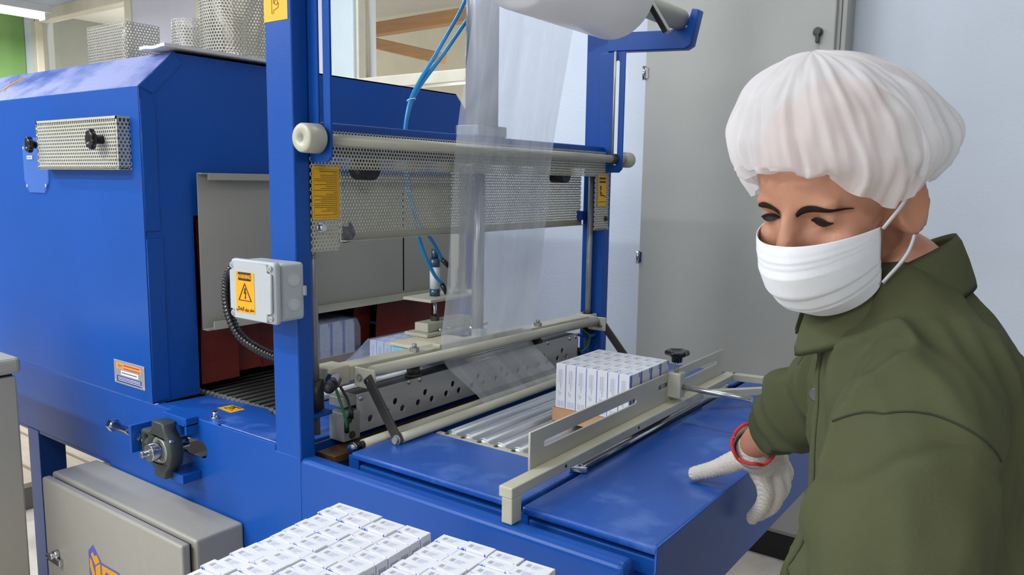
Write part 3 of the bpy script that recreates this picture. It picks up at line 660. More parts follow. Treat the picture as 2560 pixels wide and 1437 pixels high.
for (a, b, c, d) in ((2.285, 2.340, 1.4245, 1.425), (2.285, 2.340, 1.5242, 1.5247), (2.285, 2.2855, 1.4245, 1.5247), (2.3395, 2.34, 1.4245, 1.5247)): pr.box(xx-0.0002, xx, a, b, c, d)
for k in range(9): pr.box(xx-0.0002, xx, 2.29+k*0.005, 2.2938+k*0.005, 1.4365, 1.4385+0.0008*(k % 3))
pr.build('sticker_print', DARKPRINT, st)
# perforated rear guard with folded lower edge
g2 = perf('rear_guard', 1.085, 0.176, lambda u, v: (-1.404, 1.248+u, 1.374+v), BEIGE, S, 0.0092, 0.0028, 0.0012, None, label='perforated rear guard hanging behind the jaw')
MB().box(-1.4046, -1.4034, 1.248, 2.333, 1.358, 1.376).build('guard_fold', BEIGE, g2)
MB().box(-1.404, -1.386, 1.248, 2.333, 1.357, 1.3585).build('guard_fold', BEIGE, g2)
MB().box(-1.403, -1.385, 2.30, 2.342, 1.375, 1.405).build('guard_clip', BLUE, g2, 0.001)
plate('tape_scrap', [(1.252, 1.352), (1.278, 1.354), (1.292, 1.372), (1.285, 1.39), (1.274, 1.402), (1.268, 1.388), (1.252, 1.394)], [], (-1.4015, 0, 0), (0, 1, 0), (0, 0, 1), 0.001, mat('torn_grey_tape', '#6c6a6e', 0.4, var=0.5, vscale=60), g2)
for y in (1.285, 2.12): MB().cyl((-1.385, y, 1.525), (-1.335, y, 1.525), 0.026, 24).build('rubber_bumper', BLACKRUB, S)
# guide rods, main air cylinder, jaw
for y in (1.128, 2.318):
    MB().cyl((-1.36, y, 0.93), (-1.36, y, 1.55), 0.0095, 18).build('guide_rod', STEEL_DULL, S)
    mb = MB(); mb.cyl((-1.36, y, 0.99), (-1.36, y, 1.055), 0.019, 20); mb.build('slide_bush', DARKMETAL, S)
    MB().box(-1.385, -1.335, y-0.028, y+0.028, 0.975, 0.985).build('bush_clamp', BLUE, S, 0.002)
MB().cyl((-1.36, 1.708, 1.075), (-1.36, 1.708, 1.55), 0.0175, 24).build('piston_rod', mat('satin_aluminium', '#b3b6ba', 0.3, metal=0.7), S)
MB().hexnut((-1.36, 1.708, 1.072), (-1.36, 1.708, 1.092), 0.026).build('piston_nut', CHROME, S)
MB().box(-1.40, -1.32, 1.655, 1.783, 1.62, 1.65).build('cylinder_base', mat('grey_blue_alloy', '#7d8796', 0.4, metal=0.4), S, 0.004)
mb = MB(); mb.cyl((-1.36, 1.72, 1.65), (-1.36, 1.72, 2.33), 0.045, 32); mb.build('air_cylinder', mat('anodised_cylinder', '#9aa0ab', 0.3, metal=0.6), S)
J = empty('sealing_jaw', (-1.36, 1.72, 1.05)); J.parent = S; J.location = Vector((-1.36, 1.72, 1.05))-Vector(S.location)
def zt(y): return 1.058-0.024*(y-1.2)/1.1
jd = Vector((0, 1.12, zt(2.32)-zt(1.20))).normalized()
jb = MB(); jb.bar((-1.36, 1.195, zt(1.195)), (-1.36, 2.30, zt(2.30)), 0.05, 0.036); jb.build('jaw_beam', BEIGE_WORN, J, 0.003)
jb = MB(); jb.bar((-1.348, 1.52, zt(1.52)+0.021), (-1.348, 1.90, zt(1.90)+0.021), 0.026, 0.008); jb.build('beam_stiffener', BEIGE_WORN, J, 0.002)
MB().cyl((-1.303, 1.245, zt(1.245)+0.004), (-1.303, 2.285, zt(2.285)+0.006), 0.0135, 20).build('front_tube', BEIGE, J)
MB().box(-1.392, -1.332, 1.143, 1.205, 1.036, 1.081).build('end_block', BEIGE_WORN, J, 0.003)
MB().box(-1.392, -1.332, 2.285, 2.335, 1.010, 1.055).build('end_block', BEIGE_WORN, J, 0.003)
for (y, z) in ((1.223, 1.049), (2.282, 1.030)):
    br = MB(); br.box(-1.334, -1.268, y-0.003, y+0.003, z-0.022, z+0.024); br.build('link_bracket', BEIGE, J, 0.002)
    bolt('bracket_bolt', (-1.315, y-0.003, z), (0, -1, 0), 0.0065, 0.006, STEEL_DULL, J); bolt('bracket_bolt', (-1.288, y-0.003, z-0.003), (0, -1, 0), 0.006, 0.008, CHROME, J)
MB().hexnut((-1.318, 1.150, 1.055), (-1.332, 1.150, 1.055), 0.019).build('pivot_nut', CHROME, J)
mb = MB(); mb.cyl((-1.30, 1.128, 1.052), (-1.325, 1.145, 1.055), 0.011, 16); mb.sphere((-1.302, 1.118, 1.050), 0.014); mb.build('rod_end', BLACKRUB, J)
for y in (1.434, 1.99):
    mb = MB(); mb.hexnut((-1.345, y, zt(y)+0.018), (-1.345, y, zt(y)+0.028), 0.0125); mb.cyl((-1.345, y, zt(y)+0.028), (-1.345, y, zt(y)+0.038), 0.006, 12); mb.build('beam_bolt', STEEL_DULL, J)
    mb = MB(); mb.cyl((-1.36, y+0.012, 1.0), (-1.36, y+0.012, zt(y)-0.017), 0.017, 18); mb.cyl((-1.36, y+0.012, 1.002), (-1.36, y+0.012, 1.010), 0.022, 18); mb.build('spacer', DARKMETAL, J)
holes = []
y = 1.217
while y < 2.17:
    for (dy, z) in ((0.0, 0.940), (0.027, 0.961), (0.052, 0.938)):
        if 1.25 < y+dy < 2.19: holes.append(circ(y+dy, z, 0.0085, 14))
    y += 0.109
sp = plate('seal_plate', rect(1.228, 2.208, 0.912, 1.004), holes, (-1.335, 0, 0), (0, 1, 0), (0, 0, 1), 0.005, STEEL, J, 0.0008, label='drilled steel face plate of the sealing bar')
plate('seal_plate', rect(1.228, 2.208, 0.912, 1.004), holes, (-1.389, 0, 0), (0, 1, 0), (0, 0, 1), 0.005, STEEL_DULL, J)
MB().box(-1.387, -1.337, 1.232, 2.204, 0.988, 1.003).build('seal_cap', DARKMETAL, J, 0.001)
MB().box(-1.375, -1.345, 1.24, 2.2, 0.906, 0.93).build('heater_bar', mat('stained_steel', '#6a5547', 0.45, metal=0.4, var=0.3, vscale=40), J)
MB().box(-1.388, -1.336, 1.190, 1.231, 0.980, 1.003).build('end_cap', STEEL_DULL, J, 0.002)
MB().box(-1.372, -1.322, 1.176, 1.226, 0.905, 0.972).build('terminal_block', STEEL_DULL, J, 0.002)
MB().box(-1.375, -1.345, 2.208, 2.235, 0.915, 0.985).build('terminal_block', STEEL_DULL, J, 0.002)
for (y, z) in ((1.239, 0.994), (1.40, 1.0), (1.44, 0.999), (2.196, 0.994), (2.16, 0.994), (2.03, 1.0)): MB().lathe((-1.3325, y, z), (1, 0, 0), [(0, 0.0065), (0.002, 0.006), (0.0035, 0.0)], 12).build('plate_screw', CHROME, J)
for (y, z) in ((1.19, 0.955), (1.20, 0.918)): bolt('terminal_screw', (-1.322, y, z), (1, 0, 0), 0.006, 0.006, DARKMETAL, J)
for (pa, mt) in (([(-1.325, 1.155, 1.04), (-1.318, 1.165, 1.0), (-1.31, 1.172, 0.96), (-1.312, 1.176, 0.935)], GREENWIRE), ([(-1.33, 1.175, 1.035), (-1.322, 1.19, 1.0), (-1.318, 1.195, 0.962)], DARKMETAL), ([(-1.335, 2.245, 1.01), (-1.325, 2.275, 0.985), (-1.33, 2.27, 0.95), (-1.34, 2.235, 0.93)], GREENWIRE)):
    MB().tube(smooth_path(pa), 0.0032, 8).build('jaw_wire', mt, J)
    q = Vector(pa[-1]); MB().cyl(q+Vector((0, 0, 0.02)), q+Vector((0, 0, -0.004)), 0.0055, 10).build('wire_lug', BLACKRUB, J)
# swing links carrying the dancer roller, and the fixed roller behind it
for (y, za, xb, zb) in ((1.216, 1.056, -1.190, 0.930), (2.288, 1.036, -1.190, 0.930)):
    mb = MB(); mb.bar((-1.287, y, za), (xb+0.004, y, zb-0.008), 0.006, 0.026, up=(0.5, 0, 0.3)); mb.build('swing_link', DARKMETAL, J, 0.001)
    bolt('link_bolt', (xb, y-0.003, zb), (0, -1, 0), 0.0075, 0.010, STEEL_DULL, J)
MB().cyl((-1.187, 1.222, 0.9325), (-1.187, 2.285, 0.9325), 0.0115, 20).build('dancer_roller', BEIGE, J)
MB().cyl((-1.248, 1.165, 0.920), (-1.248, 2.30, 0.920), 0.0115, 20).build('fixed_roller', BEIGE, S)
MB().cyl((-1.248, 1.135, 0.920), (-1.248, 1.165, 0.920), 0.009, 14).build('roller_axle', BLACK, S)
bolt('axle_bolt', (-1.248, 1.137, 0.920), (0, -1, 0), 0.0085, 0.012, CHROME, S)
MB().box(-1.262, -1.23, 1.135, 2.31, 0.870, 0.902).build('roller_beam', BLUE, S, 0.002)
MB().cyl((-1.44, 1.12, 0.985), (-1.44, 2.25, 0.985), 0.0105, 18).build('rear_roller', mat('white_roller', '#d5d8da', 0.35), S)
MB().box(-1.455, -1.425, 1.10, 1.125, 0.905, 1.0).build('roller_bracket', BLUE, S, 0.002)
MB().box(-1.455, -1.425, 2.25, 2.275, 0.905, 1.0).build('roller_bracket', BLUE, S, 0.002)
# ---- infeed table
MB().box(-1.230, -0.788, 1.113, 1.326, 0.906, 0.920).build('table_plate', BLUE_TABLE, S, 0.004, 3)
MB().box(-0.778, -0.511, 1.108, 2.345, 0.904, 0.920).build('table_plate', BLUE_TABLE, S, 0.006, 3)
MB().box(-1.230, -0.800, 2.20, 2.345, 0.906, 0.920).build('table_plate', BLUE_TABLE, S, 0.004)
MB().box(-1.215, -0.516, 1.122, 1.145, 0.78, 0.893).build('table_frame', BLUE, S, 0.004)
MB().box(-1.19, -0.516, 2.32, 2.34, 0.78, 0.904).build('table_frame', BLUE, S, 0.003)
MB().box(-1.19, -0.52, 1.14, 2.32, 0.78, 0.79).build('table_pan', DARK, S)
MB().box(-0.796, -0.770, 1.12, 2.33, 0.86, 0.904).build('slit_channel', BLUE, S, 0.002)
plate('end_apron', [(1.094, 0.741), (2.345, 0.741), (2.345, 0.919), (1.110, 0.919), (1.110, 0.878), (1.094, 0.866)], [], (-0.5125, 0, 0), (0, 1, 0), (0, 0, 1), 0.005, BLUE, S, 0.001)
# roller bed
RB = empty('roller_bed', (-0.97, 1.72, 0.905)); RB.parent = S; RB.location = Vector((-0.97, 1.72, 0.905))-Vector(S.location)
for k in range(8):
    x = -1.150+0.0475*k
    mb = MB(); mb.lathe((x, 1.350, 0.9065), (0, 1, 0), [(0, 0.0), (0, 0.0145), (0.002, 0.0145), (0.002, 0.0155), (0.0, 0.0178), (0.002, 0.0188), (0.82, 0.0188), (0.822, 0.0178), (0.822, 0.0)], 24)
    r_ = mb.build('bed_roller', ROLLERST, RB)
    MB().cyl((x, 1.335, 0.9065), (x, 1.352, 0.9065), 0.0055, 10).build('roller_axle', DARKMETAL, RB)
MB().box(-1.178, -0.803, 1.3275, 1.342, 0.885, 0.9205).build('side_rail', BEIGE, RB, 0.001)
MB().box(-1.178, -0.803, 2.177, 2.192, 0.885, 0.9205).build('side_rail', BEIGE, RB, 0.001)
for k in range(8):
    MB().lathe((-1.150+0.0475*k, 1.3345, 0.9205), (0, 0, 1), [(-0.001, 0.0055), (0.0015, 0.005), (0.002, 0.0)], 12).build('rail_screw', DARKMETAL, RB)
# slotted product guide with clamp
PG = empty('product_guide', (-0.78, 1.6, 0.95)); PG.parent = S; PG.location = Vector((-0.78, 1.6, 0.95))-Vector(S.location)
plate('guide_plate', [(1.156, 0.955), (1.156, 1.0415), (2.108, 1.0415), (2.108, 0.955)], [slot(1.208, 1.0085, 1.576, 1.0085, 0.006), slot(1.70, 1.013, 2.056, 1.013, 0.006)], (-0.7955, 0, 0), (0, 1, 0), (0, 0, 1), 0.005, BEIGE, PG, 0.0008)
MB().box(-0.793, -0.764, 1.060, 2.143, 0.951, 0.971).build('guide_rail', BEIGE_WORN, PG, 0.002)
MB().box(-0.787, -0.764, 1.0605, 1.090, 0.904, 0.9512).build('rail_leg', BEIGE, PG, 0.002)
MB().bar((-0.772, 2.132, 0.961), (-0.60, 2.166, 0.961), 0.022, 0.020).build('rail_return', BEIGE, PG, 0.002)
MB().bar((-0.766, 1.90, 0.961), (-0.60, 2.09, 0.961), 0.016, 0.020).build('diagonal_stay', BEIGE, PG, 0.002)
for y in (1.236, 1.54): MB().cyl((-0.764, y, 0.961), (-0.7636, y, 0.961), 0.0035, 12).build('rail_hole', DARK, PG)
MB().box(-0.798, -0.762, 1.750, 1.782, 0.9805, 1.043).build('clamp_block', BEIGE, PG, 0.003)
MB().cyl((-0.780, 1.766, 1.043), (-0.780, 1.766, 1.085), 0.006, 14).build('clamp_stud', CHROME, PG)
star_knob('clamp_knob', (-0.780, 1.766, 1.068), (0, 0, 1), 0.028, 0.030, PG, lobes=6)
MB().cyl((-0.79, 1.767, 1.008), (-0.590, 1.767, 1.006), 0.0068, 16).build('clamp_rod', mat('worn_chrome_rod', '#b9b9b6', 0.3, metal=0.9, var=0.25, vscale=60), PG)
MB().cyl((-0.783, 1.325, 0.927), (-0.783, 1.93, 0.927), 0.0075, 18).build('slit_rod', CHROME, PG)
MB().bar((-0.80, 1.306, 0.926), (-0.768, 1.324, 0.926), 0.012, 0.010).build('rod_clip', CHROME, PG, 0.002)
# ---- press unit holding the pack down behind the jaw
PU = empty('press_unit', (-1.60, 1.85, 1.0)); PU.parent = S; PU.location = Vector((-1.60, 1.85, 1.0))-Vector(S.location)   # moved and scaled as a whole below
MB().box(-1.640, -1.605, 1.918, 1.955, 1.145, 1.545).build('press_column', BEIGE, PU, 0.003)
MB().box(-1.645, -1.508, 1.925, 1.95, 1.5455, 1.57).build('column_arm', BEIGE, PU, 0.003)
MB().box(-1.675, -1.560, 1.735, 2.0, 1.137, 1.146).build('press_shelf', BEIGE, PU, 0.002)
PCM = mat('blue_grey_anodised', '#4a6276', 0.3, metal=0.6)
MB().cyl((-1.615, 1.815, 1.146), (-1.615, 1.815, 1.168), 0.0165, 22).build('press_cylinder_cap', PCM, PU)
mb = MB(); mb.cyl((-1.615, 1.815, 1.237), (-1.615, 1.815, 1.262), 0.0165, 22); mb.cyl((-1.615, 1.815, 1.262), (-1.615, 1.815, 1.292), 0.011, 18); mb.build('press_cylinder_cap', PCM, PU)
MB().cyl((-1.615, 1.815, 1.168), (-1.615, 1.815, 1.237), 0.0158, 22).build('press_cylinder', mat('white_label_sleeve', '#d3d7da', 0.4), PU)
MB().cyl((-1.615, 1.815, 1.07), (-1.615, 1.815, 1.14), 0.006, 14).build('press_piston', CHROME, PU)
MB().hexnut((-1.615, 1.815, 1.068), (-1.615, 1.815, 1.082), 0.014).build('press_nut', DARKMETAL, PU)
MB().cyl((-1.60, 1.905, 1.146), (-1.60, 1.905, 1.225), 0.006, 12).build('guide_pin', STEEL, PU)
MB().cyl((-1.60, 1.905, 1.146), (-1.60, 1.905, 1.165), 0.014, 16).build('guide_bush', STEEL, PU)
MB().box(-1.645, -1.59, 1.755, 1.965, 1.040, 1.068).build('press_block', BEIGE, PU, 0.003)
MB().box(-1.665, -1.57, 1.73, 2.03, 1.030, 1.040).build('press_bar', BEIGE, PU, 0.002)
for y in (1.80, 1.84): MB().cyl((-1.578, y, 1.040), (-1.578, y, 1.050), 0.007, 12).build('press_screw', CHROME, PU)
MB().box(-1.62, -1.50, 1.62, 1.82, 1.020, 1.029).build('pad_plate', mat('cream_board', '#d0c6ad', 0.6), PU, 0.002)
MB().box(-1.615, -1.505, 1.625, 1.815, 0.995, 1.020).build('foam_pad', FOAM, PU, 0.004)
for (p, q) in (((-1.592, 1.822, 1.262), (-1.575, 1.836, 1.238)), ((-1.592, 1.822, 1.185), (-1.578, 1.83, 1.153))): MB().cyl(p, q, 0.0075, 12).build('hose_fitting', BLACK, PU)
PU.location = Vector((-1.4816, 1.7131, 1.037))-Vector(S.location); PU.scale = (0.926, 0.926, 0.926)
# ---- blue air hoses with a tie
ha = smooth_path([(-1.45, 1.78, 2.12), (-1.43, 1.735, 2.0), (-1.425, 1.62, 1.85), (-1.425, 1.535, 1.746), (-1.425, 1.50, 1.683), (-1.428, 1.490, 1.60), (-1.432, 1.512, 1.48), (-1.440, 1.553, 1.395), (-1.452, 1.622, 1.335), (-1.471, 1.683, 1.283)])
hb = smooth_path([(-1.40, 1.83, 2.12), (-1.41, 1.77, 2.0), (-1.415, 1.64, 1.85), (-1.425, 1.542, 1.742), (-1.432, 1.508, 1.68), (-1.436, 1.496, 1.60), (-1.440, 1.512, 1.47), (-1.445, 1.545, 1.385), (-1.452, 1.585, 1.31), (-1.462, 1.64, 1.24), (-1.473, 1.685, 1.212)])
MB().tube(ha, 0.0052, 10).build('air_hose', BLUEHOSE, S, label='bright blue air hose'); MB().tube(hb, 0.0052, 10).build('air_hose', BLUEHOSE, S, label='bright blue air hose')
MB().tube([(-1.4285+0.0115*math.cos(a), 1.514+0.010*math.sin(a), 1.705+0.003*math.cos(a)) for a in np.linspace(0, 2*math.pi, 17)[:-1]], 0.0016, 6, closed=True).build('cable_tie', CARD, S)

# ================================================================== film roll on its shaft, and the film web
RC = Vector((-1.075, 0, 2.006)); RR = 0.122
FILMW = mat('wound_white_film', '#eceef0', 0.28, var=0.015, vscale=2, coat=0.3)
_n = FILMW.node_tree; _t = _n.nodes.new('ShaderNodeBsdfTranslucent'); _t.inputs['Color'].default_value = (0.95, 0.96, 0.97, 1); _m = _n.nodes.new('ShaderNodeMixShader'); _m.inputs['Fac'].default_value = 0.45
_n.links.new(_n.nodes['Principled BSDF'].outputs[0], _m.inputs[1]); _n.links.new(_t.outputs[0], _m.inputs[2]); _n.links.new(_m.outputs[0], _n.nodes['Material Output'].inputs['Surface'])
R = empty('film_roll', (RC.x, 1.72, RC.z), 'large white roll of wrapping film on the overhead shaft', 'film roll')
mb = MB(); mb.lathe((RC.x, 1.49, RC.z), (0, 1, 0), [(0.0, 0.04), (0.0, RR-0.02), (0.004, RR-0.007), (0.012, RR), (0.436, RR), (0.44, RR-0.004), (0.44, 0.04)], 64); mb.build('wound_film', FILMW, R)
mb = MB(); mb.lathe((RC.x, 1.485, RC.z), (0, 1, 0), [(0, 0.036), (0, 0.042), (0.45, 0.042), (0.45, 0.036), (0, 0.036)], 32); mb.build('card_core', KRAFT, R)
MB().cyl((RC.x, 1.0, RC.z), (RC.x, 2.345, RC.z), 0.032, 28).build('roll_shaft', BEIGE, R)
mb = MB(); mb.bar((-0.985, 2.075, 1.918), (-1.16, 2.075, 2.185), 0.030, 0.012, up=(0.85, 0, 0.55)); mb.build('stop_bar', mat('grey_stop_bar', '#9a9a96', 0.35, metal=0.3), R, 0.002)
mb = MB(); mb.bar((-0.984, 2.057, 1.916), (-1.16, 2.057, 2.187), 0.006, 0.014, up=(0.85, 0, 0.55)); mb.build('stop_bar_dark_face', BLACKRUB, R, 0.001)  # near-black strip that makes the bar's near face dark

film = D.materials.new('clear_wrapping_film'); film.use_nodes = True
nt = film.node_tree; N = nt.nodes; L = nt.links; out = N['Material Output']; pb = N['Principled BSDF']
pb.inputs['Base Color'].default_value = (0.88, 0.90, 0.93, 1); pb.inputs['Roughness'].default_value = 0.2
tl = N.new('ShaderNodeBsdfTranslucent'); tl.inputs['Color'].default_value = (0.9, 0.92, 0.95, 1)
m1 = N.new('ShaderNodeMixShader'); m1.inputs['Fac'].default_value = 0.5; L.new(pb.outputs[0], m1.inputs[1]); L.new(tl.outputs[0], m1.inputs[2])
trn = N.new('ShaderNodeBsdfTransparent'); trn.inputs['Color'].default_value = (0.93, 0.95, 0.97, 1)
tc = N.new('ShaderNodeTexCoord'); mp = N.new('ShaderNodeMapping'); mp.inputs['Scale'].default_value = (2, 22, 0.6); nz = N.new('ShaderNodeTexNoise'); nz.inputs['Scale'].default_value = 1.0
L.new(tc.outputs['Object'], mp.inputs['Vector']); L.new(mp.outputs['Vector'], nz.inputs['Vector'])
mr = N.new('ShaderNodeMapRange'); mr.inputs['From Min'].default_value = 0.3; mr.inputs['From Max'].default_value = 0.7; mr.inputs['To Min'].default_value = 0.36; mr.inputs['To Max'].default_value = 0.52
L.new(nz.outputs['Fac'], mr.inputs['Value'])
m2 = N.new('ShaderNodeMixShader'); L.new(mr.outputs['Result'], m2.inputs['Fac']); L.new(trn.outputs[0], m2.inputs[1]); L.new(m1.outputs[0], m2.inputs[2])
L.new(m2.outputs[0], out.inputs['Surface'])
bpn = N.new('ShaderNodeBump'); bpn.inputs['Strength'].default_value = 0.25; bpn.inputs['Distance'].default_value = 0.01; L.new(nz.outputs['Fac'], bpn.inputs['Height']); L.new(bpn.outputs['Normal'], pb.inputs['Normal'])

path = smooth_path([(RC.x-RR-0.001, 0, 2.02), (-1.225, 0, 1.86), (-1.2685, 0, 1.60), (-1.283, 0, 1.42), (-1.302, 0, 1.2), (-1.322, 0, 1.075), (-1.3245, 0, 1.045), (-1.316, 0, 1.015), (-1.262, 0, 0.975), (-1.205, 0, 0.932), (-1.188, 0, 0.9205)], 6)
NY = 24; vs = []; fs = []
for i, p in enumerate(path):
    z = p.z; tt = min(1, max(0, (2.0-z)/1.05)); y0 = 1.503+0.045*max(0, tt-0.85)/0.15; y1 = 1.945-0.02*tt
    for k in range(NY+1):
        y = y0+(y1-y0)*k/NY; amp = 0.004*math.sin(math.pi*min(1, max(0, (2.0-z)/0.4)))+0.0035*(1 if 1.12 < z < 1.55 else 0)
        vs.append((p.x+amp*math.sin(k*1.1)*0.5+amp*0.5*math.sin(k*0.45+1), y, z))
for i in range(len(path)-1):
    for k in range(NY): a = i*(NY+1)+k; fs.append((a, a+1, a+NY+2, a+NY+1))
mb = MB(); mb.add(vs, fs, True)
tag(mb.build('film_web', film), 'clear film sheet hanging from the roll down through the jaw', 'film')

# ================================================================== junction box, conduit, control enclosure
JB = empty('junction_box', (-1.36, 1.05, 1.21), 'white plastic junction box with orange warning sticker on the near post', 'junction box')
MB().box(-1.431, -1.292, 0.992, 1.05, 1.212, 1.331).build('box_body', WHITEPLASTIC, JB, 0.008, 3)
lid = MB(); lid.box(-1.435, -1.288, 0.972, 0.990, 1.208, 1.335); lo_ = lid.build('box_lid', WHITEPLASTIC, JB, 0.008, 3)
plate('lid_face', [(-1.417, 1.213), (-1.306, 1.213), (-1.306, 1.231), (-1.293, 1.231), (-1.293, 1.312), (-1.306, 1.312), (-1.306, 1.330), (-1.417, 1.330), (-1.417, 1.312), (-1.430, 1.312), (-1.430, 1.231), (-1.417, 1.231)], [], (0, 0.9695, 0), (1, 0, 0), (0, 0, 1), 0.007, WHITEPLASTIC, lo_, 0.0025)
for (x, z) in ((-1.424, 1.322), (-1.2995, 1.322), (-1.424, 1.2215), (-1.2995, 1.2215)):
    s_ = MB(); s_.cyl((x, 0.973, z), (x, 0.9675, z), 0.0062, 16, r2=0.0055); s_.build('screw_boss', WHITEPLASTIC, lo_)
    s_ = MB(); s_.cyl((x, 0.9677, z), (x, 0.9668, z), 0.0033, 12); s_.build('lid_screw', STEEL_DULL, lo_)
for z in (1.297, 1.247):
    k_ = MB(); k_.lathe((-1.2918, 1.022, z), (1, 0, 0), [(0, 0.0145), (0.0012, 0.0143), (0.0012, 0.0132), (0.0003, 0.0130), (0.0003, 0.0118), (0.0009, 0.0116), (0.0009, 0.0)], 32, smooth=False); k_.build('knockout', mat('grey_white_plastic', '#bcc0bf', 0.4), JB)
MB().box(-1.293, -1.286, 1.044, 1.05, 1.262, 1.282).build('box_clip', WHITEPLASTIC, JB, 0.001)
st = MB().box(-1.4065, -1.3455, 0.9652, 0.966, 1.226, 1.310).build('warning_sticker', ORANGE, lo_, label='orange electrical warning sticker')
yl = 0.9649
plate('sticker_header', [(-1.398, 1.2945), (-1.396, 1.2925), (-1.357, 1.2925), (-1.355, 1.2945), (-1.355, 1.3095), (-1.398, 1.3095)], [], (0, yl, 0), (1, 0, 0), (0, 0, 1), 0.0003, DARKPRINT, lo_)

text_mesh('sticker_lettering', 'WARNING', 0.0118, (-1.3765, yl-0.0004, 1.3005), (1, 0, 0), (0, 0, 1), ORANGE, lo_, bold=0.0003, xs=0.80)
t = MB()
t.tube([(-1.3965, yl, 1.2515), (-1.3555, yl, 1.2515), (-1.376, yl, 1.2865)], 0.0014, 6, closed=True)
t.add([(x, yl-0.0008, z) for (x, z) in ((-1.3765, 1.2775), (-1.3725, 1.2775), (-1.3745, 1.2685), (-1.3715, 1.2695), (-1.3735, 1.2595), (-1.3715, 1.2600), (-1.3748, 1.2535), (-1.3765, 1.2600), (-1.375, 1.2600), (-1.3745, 1.2655), (-1.3785, 1.2655))], [tuple(range(11))])
t.build('sticker_print', DARKPRINT, lo_)
text_mesh('sticker_lettering', '\uFBFD\uFB95\uFE98\uFED3\uFEAE\uFB94 \uFED5\uFEAE\uFE91 \uFEAE\uFEC4\uFEA7', 0.0092, (-1.376, yl-0.0004, 1.2335), (1, 0, 0), (0, 0, 1), DARKPRINT, lo_, bold=0.0001)
# black corrugated conduit from the box round to the back of the post
cp_ = smooth_path([(-1.428, 1.025, 1.285), (-1.49, 1.045, 1.305), (-1.555, 1.055, 1.290), (-1.578, 1.058, 1.245), (-1.570, 1.058, 1.19), (-1.535, 1.06, 1.143), (-1.48, 1.068, 1.118), (-1.43, 1.078, 1.105), (-1.392, 1.085, 1.10)], 26)
ribs = MB(); ribs.tube(cp_, 0.011, 12, rf=lambda i: 0.0118 if i % 4 < 2 else 0.0095)
tag(ribs.build('corrugated_conduit', BLACK), 'black corrugated cable conduit looping from the junction box', 'conduit')

CE = empty('control_enclosure', (-1.87, 0.98, 0.25), 'grey steel control enclosure with violet and ochre logo under the tunnel beam', 'enclosure')
MB().box(-2.213, -1.528, 0.926, 1.049, 0.15, 0.702).build('enclosure_body', ENCL, CE, 0.007, 3)
dr = MB().box(-2.203, -1.536, 0.896, 0.918, 0.16, 0.698).build('enclosure_door', ENCL, CE, 0.006, 3)
MB().box(-2.19, -1.548, 0.917, 0.927, 0.17, 0.69).build('door_gasket', BLACKRUB, CE)
lk = MB(); lk.cyl((-2.135, 0.896, 0.50), (-2.135, 0.884, 0.50), 0.012, 18); lk.cyl((-2.135, 0.884, 0.50), (-2.135, 0.875, 0.50), 0.009, 16); lk.build('lock_barrel', CHROME, dr)
lk = MB(); lk.box(-2.175, -2.11, 0.886, 0.896, 0.472, 0.492); lk.box(-2.195, -2.165, 0.888, 0.898, 0.475, 0.487); lk.build('lock_plate', CHROME, dr, 0.002)
yl = 0.8955
def flat(name, pts, m, par, y=yl): plate(name, pts, [], (0, y, 0), (1, 0, 0), (0, 0, 1), 0.0006, m, par)
flat('logo_shape', [(-1.963, 0.562), (-1.938, 0.584), (-1.898, 0.548), (-1.812, 0.548), (-1.812, 0.455), (-1.905, 0.455), (-1.963, 0.50)], PURPLE, dr)
flat('logo_shape', [(-1.957, 0.545), (-1.948, 0.540), (-1.934, 0.506), (-1.925, 0.478), (-1.936, 0.478), (-1.957, 0.52)], OCHRE, dr, yl-0.0005)
flat('logo_shape', [(-1.95, 0.556), (-1.94, 0.565), (-1.931, 0.555), (-1.923, 0.562), (-1.906, 0.548), (-1.930, 0.533)], OCHRE, dr, yl-0.0005)
flat('logo_shape', [(-1.929, 0.53), (-1.905, 0.544), (-1.905, 0.50), (-1.918, 0.478), (-1.929, 0.50)], OCHRE, dr, yl-0.0005)
flat('logo_shape', [(-1.897, 0.543), (-1.822, 0.543), (-1.822, 0.462), (-1.897, 0.462)], OCHRE, dr, yl-0.0005)
text_mesh('logo_lettering', 'SP', 0.065, (-1.858, yl-0.0012, 0.505), (1, 0, 0), (0, 0, 1), PURPLE, dr, bold=0.001, xs=0.8)

